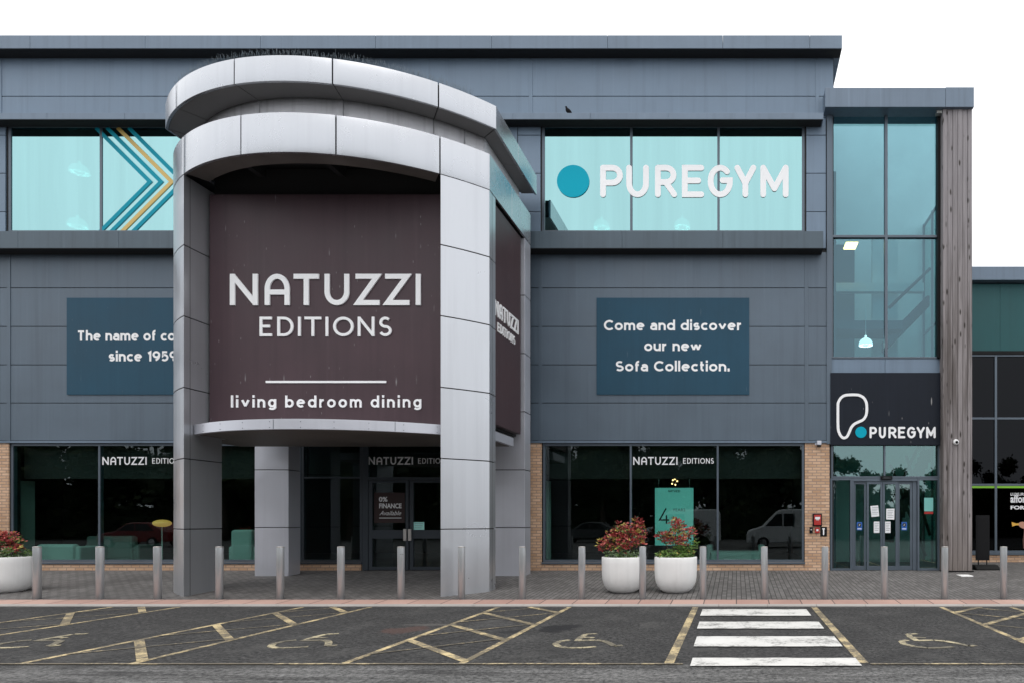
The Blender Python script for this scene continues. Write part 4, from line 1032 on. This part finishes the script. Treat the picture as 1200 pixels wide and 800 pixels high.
# ================================================================== STREET FURNITURE
def make_bollard():
    d = 13.1; z = pav_z(d)
    t = thing('bollard', '', 'bollard', (0, d, z), 'steel bollards along the kerb')
    mb = MB(); mb.lathe([(.066, z-.05), (.066, z+1.005), (.066, z+1.012)], 0, d, 32, True, False); obj('post', mb, M['steel'], t)
    mb = MB(); mb.lathe([(.0655, z+1.011), (.0655, z+1.026), (.062, z+1.031), (.03, z+1.034)], 0, d, 32, True, True); obj('cap', mb, M['steel_cap'], t)
    return t
bol = make_bollard()
BX = [43.5, 117, 185, 257, 328.5, 399.5, 470, 541, 612, 681.5, 753, 824, 896, 966.5, 1036.5, 1107, 1176]
BL = ['brushed steel bollard just right of the planter at the far left', 'brushed steel bollard before the left shop window mullion, second from the left planter',
      'brushed steel bollard just left of the left front column', 'brushed steel bollard in front of the dark inner face of the left front column',
      'brushed steel bollard before the left rear column', 'brushed steel bollard before the narrow window left of the entrance door',
      'brushed steel bollard directly before the double entrance door', 'brushed steel bollard before the pale right front column',
      'brushed steel bollard before the right rear column', 'brushed steel bollard left of the pair of planters',
      'brushed steel bollard between the two planters', 'brushed steel bollard right of the pair of planters, near the zebra crossing',
      'brushed steel bollard behind the middle of the zebra crossing', 'brushed steel bollard before the brick pier with the red alarm boxes',
      'brushed steel bollard before the gym sliding door', 'brushed steel bollard before the timber column', 'brushed steel bollard right of the black pavement sign, the rightmost']
for i, (px, lab) in enumerate(zip(BX, BL)):
    loc = (X(px, 13.1), 13.1, pav_z(13.1))
    if i == 0: bol.location = loc; bol['label'] = lab
    else:
        b_ = dup(bol, loc, lab, rotz=random.uniform(0, 6)); b_.rotation_euler.x = random.uniform(-.008, .008); b_.rotation_euler.y = random.uniform(-.008, .008)

# planters
PD = 13.98
def make_planter():
    z = pav_z(PD)
    t = thing('planter', '', 'planter', (0, PD, z), 'white bowl planters')
    prof = [(.20, 0), (.27, .012), (.335, .06), (.385, .13), (.418, .21), (.436, .30), (.443, .42), (.445, .60), (.446, .72), (.440, .735), (.425, .738), (.412, .73), (.408, .60)]
    mb = MB(); mb.lathe([(r, z-.02*(i == 0)+q) for i, (r, q) in enumerate(prof)], 0, PD, 56, True, False); obj('pot', mb, M['pot'], t)
    mb = MB(); mb.lathe([(.41, z+.68), (.2, z+.71), (.01, z+.72)], 0, PD, 40); obj('soil', mb, M['soil'], t)
    return t
pl = make_planter()
PX = [X(730.5, PD), X(792, PD), -15.32]
PLAB = ['white bowl planter with the wider red shrub, left one of the pair', 'white bowl planter with red and bright green plants, right one of the pair', 'white bowl planter cut by the left edge of the photo']
for i, (x, lab) in enumerate(zip(PX, PLAB)):
    loc = (x, PD, pav_z(PD))
    if i == 0: pl.location = loc; pl['label'] = lab
    else: dup(pl, loc, lab)
def leaf(mb, p, d, ln, wd, m):
    d = d.normalized(); s = d.cross(Vector((random.uniform(-1, 1), random.uniform(-1, 1), random.uniform(-.2, 1)))).normalized(); nrm = s.cross(d)
    mb.m = m; q = p+d*ln*.5-nrm*ln*.06; e_ = p+d*ln-nrm*ln*.22
    mb.face([p, q+s*wd, e_, q-s*wd])
def shrub(x, name, label, spread, height, blobs, nleaf, mats, weights, ln, seed, cat='shrub', z0=.68, stems=True):
    random.seed(seed); z = pav_z(PD)+z0; t = thing(name, label, cat, (x, PD, z))
    st = MB(); lf = MB(); tips = []
    for bx, by, bz, br in blobs:
        c = Vector((x+bx, PD+by, z+bz)); 
        st.tube([(x+bx*.3, PD+by*.3, z-.02), (x+bx*.6, PD+by*.6, z+bz*.45), tuple(c)], [.014, .011, .006], 6)
        n = int(nleaf*br**2.2/sum(b[3]**2.2 for b in blobs)); k = 0
        while k < n:
            v = Vector((random.gauss(0, 1), random.gauss(0, 1), random.gauss(0, 1))).normalized()
            tip = c+Vector((v.x, v.y, v.z*.85))*br*(random.random()**.5)
            if random.random() < .3: st.tube([tuple(c), tuple(c.lerp(tip, .9))], [.004, .0025], 4)
            m0 = random.choices(range(len(mats)), weights)[0]
            for j in range(random.randint(4, 7)):          # a whorl of leaves at every shoot tip
                a = random.uniform(0, 6.28); el = random.uniform(-.2, .9)
                dr = Vector((math.cos(a)*math.cos(el), math.sin(a)*math.cos(el), math.sin(el)))+v*.5
                leaf(lf, tip, dr, ln*random.uniform(.7, 1.25), ln*random.uniform(.16, .24), m0 if random.random() < .75 else random.choices(range(len(mats)), weights)[0]); k += 1
    if stems: obj('stem', st, M['bark'], t)
    obj('foliage', lf, mats, t); return t
redm = [M['leaf_red'], M['leaf_pink'], M['leaf_lime'], M['leaf_dark'], M['leaf_green']]
shrub(PX[0], 'red_shrub', 'wide red shrub with yellow leaf tips in the left planter of the pair', .55, .9,
      [(-.18, 0, .42, .24), (.12, -.05, .45, .26), (.30, .02, .58, .20), (.36, 0, .74, .10), (.22, .05, .78, .11), (-.36, -.02, .33, .18), (-.02, .05, .60, .22), (.02, -.12, .30, .2), (.34, -.1, .38, .14)], 2300, redm, (48, 22, 22, 12, 4), .075, 3)
shrub(PX[1], 'red_shrub', 'looser red shrub above green leaves in the right planter of the pair', .5, .9,
      [(-.08, 0, .45, .20), (.06, .0, .66, .17), (-.02, .05, .78, .12), (.30, .05, .52, .12), (-.28, -.02, .50, .13), (.12, -.06, .40, .17), (.33, .0, .62, .07)], 1300, redm, (50, 16, 14, 16, 10), .07, 5)
shrub(PX[2], 'red_shrub', 'red shrub in the planter cut by the left edge of the photo', .4, .6,
      [(.10, 0, .34, .18), (.0, 0, .44, .2), (-.2, 0, .4, .22), (.22, -.05, .22, .12)], 1300, redm, (50, 24, 10, 14, 8), .072, 8)
grm = [M['leaf_grey'], M['leaf_dark'], M['leaf_green']]
def cover(n, r0): return [(r0*math.cos(i*6.283/n), r0*math.sin(i*6.283/n), .085, .15) for i in range(n)] + [(0, 0, .08, .16)]
shrub(PX[0], 'ground_cover_plant', 'grey green low plant at the foot of the wide red shrub', .4, .2, cover(9, .29), 1700, grm, (60, 15, 20), .05, 11, 'plant', stems=False)
shrub(PX[1], 'ground_cover_plant', 'bright green leafy plant spilling over the right planter of the pair', .4, .3, cover(9, .28)+[(.22, -.05, .20, .17), (.36, 0, .24, .12), (.10, -.1, .22, .14), (.42, -.02, .36, .07)], 2500, [M['leaf_green'], M['leaf_lime'], M['leaf_dark']], (70, 6, 16), .055, 12, 'plant', stems=False)
shrub(PX[2], 'ground_cover_plant', 'mixed green low plant in the planter cut by the left edge', .4, .2, cover(9, .30), 1800, [M['leaf_green'], M['leaf_grey'], M['leaf_dark']], (40, 40, 20), .05, 13, 'plant', stems=False)
random.seed(21)

# black pavement sign
d = 17.75
ab = thing('pavement_sign', 'black swinging pavement sign on a moulded base beside the timber column', 'sign', (X(1151, d), d, BASE))
x0, x1 = X(1143.4, d), X(1159.4, d)
mb = MB(); mb.box(x0, x1, d-.02, d+.02, Z(656, d), Z(603, d)); mb.box(x0+.03, x1-.03, d-.025, d-.021, Z(653.5, d), Z(606, d)); obj('sign_board', mb, M['black'], ab, bevel=.012)
mb = MB()
for q in (x0+.07, x1-.07): mb.box(q-.012, q+.012, d-.012, d+.012, BASE+.1, Z(655.5, d))
obj('spring_leg', mb, M['rubber'], ab)
mb = MB(); mb.prism_x([(d-.28, BASE), (d-.27, BASE+.05), (d-.10, BASE+.13), (d+.10, BASE+.13), (d+.27, BASE+.05), (d+.28, BASE)], X(1140, d), X(1168, d)); obj('sign_base', mb, M['rubber'], ab, bevel=.02)

# devices on the brick pier
d = DW-.031
t = thing('fire_alarm_box', 'red fire alarm box in a dark frame on the brick pier', 'alarm box', (X(958, d), d, Z(616, d)), None)
mb = MB(); mb.box(X(952.3, d), X(963, d), d-.05, d, Z(616, d), Z(601.2, d)); obj('housing', mb, M['black'], t, bevel=.008)
mb = MB(); mb.box(X(953.6, d), X(961.8, d), d-.075, d-.049, Z(614.6, d), Z(602.6, d)); obj('cover', mb, M['red'], t, bevel=.01)
mb = MB(); mb.box(X(954.8, d), X(960.6, d), d-.079, d-.0755, Z(607.6, d), Z(605, d)); mb.box(X(956, d), X(959.6, d), d-.079, d-.0755, Z(608.8, d), Z(608, d)); obj('label_plate', mb, M['paper'], t)
t = thing('call_point', 'small red break-glass call point under the alarm box', 'call point', (X(957.5, d), d, Z(624, d)))
mb = MB(); mb.box(X(955, d), X(960.2, d), d-.05, d, Z(624, d), Z(617.4, d)); obj('housing', mb, M['red'], t, bevel=.008)
mb = MB(); mb.box(X(956.4, d), X(958.8, d), d-.054, d-.0505, Z(621.6, d), Z(619.4, d)); obj('press_plate', mb, M['paper'], t)
t = thing('key_switch', 'small black key switch left of the red call point', 'switch', (X(950.5, d), d, Z(624, d)))
mb = MB(); mb.box(X(948.6, d), X(952.4, d), d-.04, d, Z(624, d), Z(617, d)); obj('housing', mb, M['black'], t, bevel=.006)
mb = MB(); mb.lathe([(.02, 0), (.02, .012), (.008, .014)], 0, 0, 16, True, True)
mb.v = [(X(950.5, d)+a, d-.04-c, Z(620, d)+b) for a, b, c in mb.v]; obj('key_barrel', mb, M['steel_cap'], t)
t = thing('wall_plaque', 'black plaque with a white symbol on the brick pier beside the side light', 'sign', (X(965, d), d, Z(628, d)))
mb = MB(); mb.box(X(961.2, d), X(969, d), d-.012, d, Z(628, d), Z(616.6, d)); obj('plate', mb, M['black'], t, bevel=.004)
P = front(d-.0125); mb = MB(); stroke(mb, [(965.1, 620.4), (965.1, 625.6)], 1.5, P, 0, .003, True); stroke(mb, [(964.2, 619), (966, 619)], 1.4, P, 0, .004, True); obj('symbol', mb, M['white'], t)
# wall light, camera, soffit floodlight
t = thing('wall_light', 'small grey security light at the head of the brick pier', 'light', (X(959, d), d, Z(521, d)))
mb = MB(); mb.box(X(956.8, d), X(962, d), d-.13, d-.02, Z(521.4, d), Z(516.4, d)); obj('housing', mb, M['silver_matt'], t, bevel=.012)
mb = MB(); mb.box(X(957.4, d), X(961.4, d), d-.10, d-.035, Z(523, d), Z(521.45, d)); obj('lens', mb, M['black'], t, bevel=.006)
mb = MB(); mb.box(X(955, d), X(957, d), d-.02, d, Z(521, d), Z(518.5, d)); obj('bracket', mb, M['silver_matt'], t)
d = 17.1
t = thing('security_camera', 'white dome security camera on the timber column', 'camera', (X(1120, d), d, Z(517.5, d)))
mb = MB(); mb.lathe([(.072, 0), (.075, .02), (.066, .05), (.04, .06)], 0, 0, 24, True, True); mb.v = [(X(1120, d)+a, d-c, Z(517.5, d)+b) for a, b, c in mb.v]; obj('housing', mb, M['shade_white'], t)
mb = MB(); mb.ball((X(1120.3, d), d-.055, Z(517.8, d)), .038, 16, 10); obj('dome', mb, M['black'], t)
t = thing('floodlight', 'small floodlight under the tower roof beside the timber column top', 'light', (X(1100, 17.2), 17.2, Z(134, 17.2)))
mb = MB(); mb.box(X(1097, 17.2), X(1104, 17.2), 17.15, 17.3, Z(134, 17.2), Z(130.4, 17.2)); obj('housing', mb, M['steel_cap'], t, bevel=.01)
mb = MB(); mb.box(X(1098, 17.2), X(1103.4, 17.2), 17.145, 17.149, Z(133.6, 17.2), Z(131.4, 17.2)); obj('lens', mb, M['cream'], t)
mb = MB(); mb.box(X(1099.5, 17.2), X(1101.5, 17.2), 17.2, 17.24, Z(130.4, 17.2), Z(127.0, 17.2)); obj('bracket', mb, M['black'], t)
t = thing('door_sensor', 'black motion sensor over the middle of the gym sliding door', 'sensor', (X(1038, DW), DW-.03, wz(562)))
mb = MB(); mb.box(wx(1031.5), wx(1045), DW-.09, DW-.021, wz(561.8), wz(557.2)); obj('housing', mb, M['black'], t, bevel=.015)
mb = MB(); mb.box(wx(1034), wx(1042.5), DW-.094, DW-.0905, wz(560.8), wz(558.6)); obj('lens', mb, M['car_glass'], t)
t = thing('paving_plate', 'small pale steel plate set in the paving at the foot of the timber column', 'plate', (X(1131, 16.4), 16.4, pav_z(16.4)))
mb = MB(); mb.box(X(1124, 16.4), X(1138, 16.4), 16.25, 16.62, pav_z(16.25)-.02, pav_z(16.62)+.004); obj('plate', mb, M['pot'], t, bevel=.004)
# papers and stickers on the gym doors
def notice(name, label, cat, pts, m, d, extra=None, group=None):
    P = front(d); t = thing(name, label, cat, P(sum(p[0] for p in pts)/4, max(p[1] for p in pts), 0), group)
    mb = MB(); a = [P(*p, .003) for p in pts]; b = [P(*p, 0) for p in pts]; mb.face(a)
    for i in range(4): j = (i+1) % 4; mb.face([b[i], b[j], a[j], a[i]])
    obj('sheet', mb, m, t)
    if extra: extra(t, P)
    return t
def text_rows(n, x0, x1, y0, dy, m='ink', w_=.35):
    def f(t, P):
        mb = MB()
        for i in range(n): stroke(mb, [(x0, y0+i*dy), (x1-(i % 3)*.8, y0+i*dy+.02)], w_, P, .003, .0042)
        obj('print', mb, M['grey_wall'], t)
    return f
dd = DW+.014
notice('paper_notice', 'tilted white notice on the left middle leaf, upper one', 'notice', [(1020, 592.2), (1029, 591.4), (1030.4, 604.2), (1021.3, 605.2)], M['paper'], dd, text_rows(5, 1022, 1029, 594, 1.9), 'white notices on the gym door')
notice('paper_notice', 'white notice on the left middle leaf, lower one', 'notice', [(1024, 610.4), (1030.6, 610.4), (1030.6, 623.8), (1024, 623.8)], M['paper'], dd, text_rows(5, 1025, 1030, 612.5, 2.1), 'white notices on the gym door')
notice('paper_notice', 'white notice on the right middle leaf, upper one', 'notice', [(1038.6, 595.4), (1048.2, 595.2), (1048, 608.2), (1038.4, 608)], M['paper'], dd, text_rows(5, 1040, 1047, 597.5, 2), 'white notices on the gym door')
notice('paper_notice', 'white notice on the right middle leaf, lower one', 'notice', [(1037.2, 610.4), (1043.6, 610.4), (1043.6, 623.8), (1037.2, 623.8)], M['paper'], dd, text_rows(5, 1038, 1043, 612.5, 2.1), 'white notices on the gym door')
def circ(cx, cy):
    def f(t, P):
        mb = MB(); mb.face([P(cx+2.3*math.cos(i*.524), cy+2.3*math.sin(i*.524), .0045) for i in range(12)]); obj('printed_circle', mb, M['ink'], t)
        mb = MB(); stroke(mb, [(cx-2.4, cy+4.6), (cx+2.4, cy+4.6)], .9, P, .003, .0045); stroke(mb, [(cx-.6, cy+.9), (cx+.7, cy-.9)], .5, P, .0045, .006); obj('print', mb, M['paper'], t)
    return f
dd2 = DW+.059
notice('safety_sticker', 'blue safety sticker on the left sliding leaf', 'sticker', [(1004, 611), (1010.4, 611), (1010.4, 620.6), (1004, 620.6)], M['blue'], dd2, circ(1007.2, 614.4), 'blue stickers on the gym door')
notice('safety_sticker', 'blue safety sticker on the right sliding leaf', 'sticker', [(1056.4, 611), (1062.9, 611), (1062.9, 620.6), (1056.4, 620.6)], M['blue'], dd2, circ(1059.6, 614.4), 'blue stickers on the gym door')
def redbar(t, P):
    mb = MB(); stroke(mb, [(1083.2, 600.2), (1093.4, 600.2)], 2.6, P, 0, .003); obj('red_band', mb, M['red'], t)
notice('poster', 'teal poster with a red foot on the right side light', 'poster', [(1083, 582.6), (1093.6, 582.6), (1093.6, 598.4), (1083, 598.4)], M['paper_teal'], DW+.028, redbar)
# finance poster and hours card on the entrance door
d = DW+.021
t = notice('door_poster', 'dark poster with white finance offer on the left entrance leaf', 'poster', [(438.5, 576.5), (474.4, 576.5), (474.4, 612), (438.5, 612)], M['poster_dark'], d)
for s, a, b, base, cap, sh, bo in (('0%', 444, 454.2, 587.2, 6.0, 0, .03), ('FINANCE', 444.4, 470.6, 594.9, 6.0, 0, .03), ('Available', 444.6, 470.2, 603, 5.4, .45, .004)):
    text_obj('lettering', s, a, b, base, cap, d-.003, M['white_dim'], t, thick=.001, bold=bo, shear=sh, lift=.001)
mb = MB(); stroke(mb, [(444.4, 606.3), (470.4, 606.3)], .8, front(d-.003), 0, .002); obj('underline', mb, M['white_dim'], t)
notice('hours_card', 'small pale green card on the right entrance leaf beside the handle', 'card', [(484, 611), (497.2, 611), (497.2, 620.2), (484, 620.2)], M['poster_teal'], d, text_rows(3, 486, 496, 613, 2.4))

# ================================================================== SHOP INTERIOR
def rounded(mb, x0, x1, y0, y1, z0, z1): mb.box(x0, x1, y0, y1, z0, z1)
def sofa(name, label, x, y, wdt, back_h, m, facing=1):
    t = thing(name, label, 'sofa' if name == 'sofa' else 'armchair', (x, y, BASE+.01))
    z = BASE+.012
    mb = MB(); mb.box(x-wdt/2, x+wdt/2, y-.42, y+.42, z+.10, z+.42); obj('seat', mb, m, t, bevel=.06)
    mb = MB(); mb.box(x-wdt/2+.02, x+wdt/2-.02, y-.47, y-.25, z+.08, z+back_h); obj('backrest', mb, m, t, bevel=.07)
    for s in (-1, 1):
        mb = MB(); mb.box(x+s*wdt/2-.09, x+s*wdt/2+.09, y-.40, y+.42, z+.05, z+.60); obj('armrest', mb, m, t, bevel=.05)
    return t
yy = DW+.95
def ix(px, d): return X(px, d)
sofa('armchair', 'high-backed armchair behind the glass between the left columns', ix(284.5, yy-.4), yy, .62, 1.05, M['cream'])
sofa('sofa', 'low pale sofa behind the left shop window', ix(84, yy), yy, 1.05, .66, M['cream'])
sofa('sofa', 'dim sofa further inside the left shop window', ix(145, yy+1.4), yy+1.4, 1.4, .85, M['taupe'])
sofa('sofa', 'pale sofa deeper inside behind the right shop window', ix(862, yy+1.0), yy+1.0, 1.5, .40, M['cream'])
t = thing('table_lamp', 'mustard oval lamp glowing inside the left shop window', 'lamp', (ix(190, yy), yy, BASE+.01))
mb = MB(); mb.ball((ix(190, yy), yy, Z(612.5, yy)), .21, 20, 12, (1, 1, .48)); obj('lamp_shade', mb, M['lamp_mustard'], t)
mb = MB(); mb.lathe([(.14, BASE+.012), (.13, BASE+.03), (.015, BASE+.04), (.012, Z(612.5, yy)-.05)], ix(190, yy), yy, 16, True); obj('lamp_stand', mb, M['steel_cap'], t)
# hanging poster
d = DW+.30
hp = thing('hanging_poster', 'pale teal poster with a large 4 hanging behind the right shop window', 'poster', (X(790, d), d, Z(638, d)))
mb = MB(); mb.box(X(767.6, d), X(812.6, d), d, d+.01, Z(638.5, d), Z(571, d)); obj('sheet', mb, M['poster_teal'], hp)
P = front(d); mb = MB()
stroke(mb, [(780.6, 595), (773, 608.6), (784.2, 608.6)], 1.7, P, 0, .003); stroke(mb, [(781, 603), (781, 613)], 1.7, P, 0, .0045); obj('numeral', mb, M['ink'], hp)
text_obj('lettering', 'YEARS', 788.2, 803, 598.4, 3.6, d, M['ink'], hp, thick=.001, lift=.001)
mb = MB(); word(mb, NAT, 783, 797, 573.6, 576, .5, P, 0, .003); obj('brand_lettering', mb, M['ink'], hp)
mb = MB()
for q in (772, 808): mb.tube([(X(q, d), d+.005, Z(571, d)), (X(q, d), d+.005, Z(560, d))], .003, 5)
obj('cord', mb, M['steel_cap'], hp)
# chandelier points
d = DW+2.2
t = thing('chandelier', 'cluster of small warm bulbs inside above the hanging poster', 'lamp', (X(791, d), d, Z(562, d)))
for a, b in ((788.5, 562), (793.6, 563.2), (787.6, 566.2), (791.5, 567.4), (790.8, 560.8)):
    mb = MB(); mb.ball((X(a, d), d, Z(b, d)), .022, 10, 8); obj('bulb', mb, M['bulb'], t)
mb = MB()
for a, b in ((788.5, 562), (793.6, 563.2), (787.6, 566.2), (791.5, 567.4), (790.8, 560.8)): mb.tube([(X(790.6, d), d, Z(556, d)), (X(a, d), d, Z(b, d)+.02)], .005, 5)
mb.tube([(X(790.6, d), d, Z(556, d)), (X(790.6, d), d, Z(520, d))], .006, 5); obj('stem', mb, M['steel_cap'], t)
# pendant lamps in the upper windows and the tower
def pendant(px, py, d, r, label, m, shade):
    x, z = X(px, d), Z(py, d)
    t = thing('pendant_lamp', label, 'lamp', (x, d, z-r), 'pendant lamps seen through the upper glass')
    mb = MB(); mb.lathe([(r*math.cos(R(a)), z-r*.4+r*math.sin(R(a))) for a in (-8, 0, 12, 26, 40, 55, 70, 82)]+[(.03, z+r*.62), (.03, z+r*.9)], x, d, 24); obj('lamp_shade', mb, shade, t)
    mb = MB(); mb.ball((x, d, z-r*.38), r*.55, 14, 9, (1, 1, .5)); obj('bulb', mb, m, t)
    mb = MB(); mb.tube([(x, d, z+r*.85), (x, d, z+1.0)], .008, 6); obj('cord', mb, M['shade_white'], t)
pendant(1014.5, 400.5, DW+.9, .19, 'white dome pendant lamp low in the glazed tower', M['lit_shade'], M['lit_shade'])
for px, py, lab in ((93, 198, 'pendant lamp behind the left mint window, upper one'), (91, 261, 'pendant lamp behind the left mint window, lower one'), (705, 263, 'pendant lamp behind the mint window below the first white letter'), (799.5, 262, 'pendant lamp behind the mint window below the middle of the gym name')):
    pendant(px, py, DW+1.1, .22, lab, M['globe'], M['globe'])
t = thing('ceiling_light', 'lit cream ceiling panel inside the glazed tower', 'light', (X(997, DW+1.2), DW+1.2, Z(287, DW+1.2)))
dd = DW+1.2
mb = MB(); mb.box(X(990.6, dd), X(1004.4, dd), dd-.15, dd+.3, Z(287.6, dd), Z(286.6, dd)); obj('diffuser', mb, M['lamp_on'], t)
mb = MB(); mb.box(X(990, dd), X(1005, dd), dd-.16, dd+.31, Z(286.5, dd), Z(285.6, dd)); obj('frame', mb, M['shade_white'], t)

# pigeon on the head ledge
zb = Z(132.6, 17.05); xb_, yb_ = X(666.5, 17.15), 17.15
bd = thing('pigeon', 'dark pigeon perched on the ledge above the gym window', 'bird', (xb_, yb_, zb))
spine = [(.115, .02, .004), (.075, .035, .022), (.045, .06, .042), (.01, .09, .056), (-.025, .125, .055), (-.045, .155, .042), (-.055, .18, .029), (-.062, .20, .027), (-.068, .217, .024), (-.08, .224, .012), (-.098, .218, .003)]
rows = []
for i, (a, b, r) in enumerate(spine):
    pa, pb = spine[max(i-1, 0)], spine[min(i+1, len(spine)-1)]; tx, tz = pb[0]-pa[0], pb[1]-pa[1]; n_ = math.hypot(tx, tz); nx_, nz_ = -tz/n_, tx/n_
    rows.append([(xb_+a+nx_*r*math.cos(j*.5236), yb_+r*.85*math.sin(j*.5236), zb+b+nz_*r*math.cos(j*.5236)) for j in range(12)])
mb = MB(); k = mb.grid(rows, closed_u=True); mb.ngon_of(range(k, k+12)); mb.ngon_of(range(k+120, k+132))
for s in (-1, 1): mb.tube([(xb_-.005, yb_+s*.02, zb+.05), (xb_-.008, yb_+s*.022, zb+.002), (xb_-.03, yb_+s*.024, zb+.003)], .004, 5)
obj('body', mb, M['feather'], bd)

# ================================================================== ACROSS THE CAR PARK (seen mirrored in the shop glass)
def vehicle(name, label, cat, x, y, prof, ln, wd, paint, win, wheels, wr, lamps):
    """side profile in (along, up), nose towards -x; x is the middle"""
    t = thing(name, label, cat, (x, y, 0))
    P_ = lambda a, b: (x-ln/2+a, b)
    mb = MB(); mb.prism_y([P_(a, b) for a, b in prof], y-wd/2, y+wd/2); obj('body', mb, paint, t, bevel=.07)
    for s in (-1, 1):
        for q in win:
            mb = MB(); yy_ = y+s*(wd/2+.004); mb.prism_y([P_(a, b) for a, b in q], yy_-.006, yy_+.006); obj('window', mb, M['car_glass'], t)
        for a in wheels:
            mb = MB(); cx_ = x-ln/2+a; yc = y+s*(wd/2-.06)
            mb.prism_y([(cx_+wr*math.cos(i*.2618), wr+wr*math.sin(i*.2618)) for i in range(24)], yc-.1, yc+.1, True); wh = obj('wheel', mb, M['rubber'], t, bevel=.02)
            mb = MB(); mb.prism_y([(cx_+wr*.62*math.cos(i*.2618), wr+wr*.62*math.sin(i*.2618)) for i in range(24)], yc-.104, yc+.104, True); obj('rim', mb, M['alloy'], wh)
        mb = MB(); a, b = lamps; mb.ball((x-ln/2+a, y+s*(wd/2-.16), b), .16, 12, 8, (.6, .9, .6)); obj('headlight', mb, M['car_lamp'], t)
    mb = MB(); a0, b0 = win[0][0]; a1, b1 = win[0][1]
    return t
VAN = [(0, .30), (.02, .80), (.12, 1.02), (.95, 1.28), (1.75, 2.12), (2.0, 2.25), (4.7, 2.28), (4.85, 2.1), (4.9, .35)]
VANW = [[(1.08, 1.28), (1.72, 1.98), (2.05, 2.0), (2.05, 1.28)], [(2.12, 1.28), (2.12, 2.0), (2.75, 2.0), (2.75, 1.28)]]
CAR = [(0, .28), (.03, .66), (.25, .80), (1.15, .95), (1.85, 1.42), (2.3, 1.50), (3.2, 1.48), (3.95, 1.05), (4.25, .95), (4.3, .35)]
CARW = [[(1.35, .98), (1.9, 1.38), (2.35, 1.42), (2.35, .98)], [(2.42, .98), (2.42, 1.42), (3.1, 1.40), (3.5, .98)]]
vy = -4.5; D = 2*DW-vy
vehicle('parked_van', 'white van reflected in the right pane of the right shop window', 'van', X(875, D)+2.45, vy, VAN, 4.9, 1.9, M['van_white'], VANW, (.95, 3.9), .33, (.16, .86))
vehicle('parked_van', 'white van reflected behind the hanging poster', 'van', X(742, D-1.5)+2.45, vy+1.5-3, VAN, 4.9, 1.9, M['van_white'], VANW, (.95, 3.9), .33, (.16, .86))
vehicle('parked_car', 'dark red car reflected in the left shop window', 'car', X(150, D), vy-1, CAR, 4.3, 1.75, M['car_red'], CARW, (.8, 3.4), .31, (.14, .7))
vehicle('parked_car', 'grey car reflected in the left pane of the right shop window', 'car', X(690, D+9), vy-9, CAR, 4.3, 1.75, M['car_grey'], CARW, (.8, 3.4), .31, (.14, .7))
# trees
def make_tree(seed, h):
    random.seed(seed); t = thing('tree', '', 'tree', (0, 0, 0), 'trees across the car park')
    mb = MB(); mb.tube([(0, 0, -.1), (.1, 0, h*.2), (0, .1, h*.45), (.1, 0, h*.8)], [.22, .17, .11, .03], 8)
    cs = []
    for i in range(11):
        a = i*2.4; r = random.uniform(.6, 2.0); z = h*random.uniform(.32, .92); c = Vector((r*math.cos(a), r*math.sin(a), z)); cs.append((c, random.uniform(.8, 1.5)*(1.15-z/h*.55)))
        mb.tube([(0.05, .05, z*.62), tuple(c*.5+Vector((0, 0, z*.42))), tuple(c)], [.07, .05, .02], 5)
    obj('trunk', mb, M['bark'], t)
    lf = MB()
    for c, r in cs:
        for k in range(330):
            v = Vector((random.gauss(0, 1), random.gauss(0, 1), random.gauss(0, .8))).normalized()*r*random.random()**.45
            leaf(lf, c+v, Vector((random.uniform(-1, 1), random.uniform(-1, 1), random.uniform(-.6, .8))), random.uniform(.22, .42), .12, random.choice((0, 0, 1)))
    lf.m = 0
    for c, r in cs: lf.ball(tuple(c), r*.72, 9, 6)
    obj('crown', lf, [M['tree_leaf'], M['tree_leaf_light']], t); return t
protos = [make_tree(31, 8.6), make_tree(32, 9.4), make_tree(33, 7.6)]
random.seed(5); k = 0
tx = -88.0
while tx < 30:
    p = protos[k % 3]; loc = (tx, -17-random.uniform(0, 9), 0); s = random.uniform(1.3, 1.6) if tx < -22 else random.uniform(1.15, 1.4) if tx < 7 else random.uniform(.62, .95)
    if k < 3: r = p; r.location = loc
    else: r = dup(p, loc, rotz=random.uniform(0, 6))
    r.scale = (s, s, s); r['label'] = 'dark leafy tree across the car park, mirrored in the shop glass'
    tx += random.uniform(1.5, 2.4); k += 1
mb = MB(); random.seed(9)
hx_ = [(-95+1.5*i, 2.6+.5*math.sin(i*1.7)+.4*math.sin(i*.61)) for i in range(94)]
mb.prism_y([(-95, 0), *hx_, (hx_[-1][0], 0)], -26.5, -22)  # solid core added to close bright sky gaps below the mirrored crowns
for i in range(12000):
    leaf(mb, Vector((random.uniform(-95, 45), -20.5-random.uniform(0, 5), random.uniform(0, 1)**1.2*3.6)), Vector((random.uniform(-1, 1), random.uniform(-1, 1), random.uniform(-.3, 1))), .55, .2, random.choice((0, 0, 1)))
tag(obj('hedge', mb, [M['tree_leaf'], M['tree_leaf_light']]), 'long dark hedge added under the trees across the car park to block the sky gaps', 'hedge', kind='stuff')
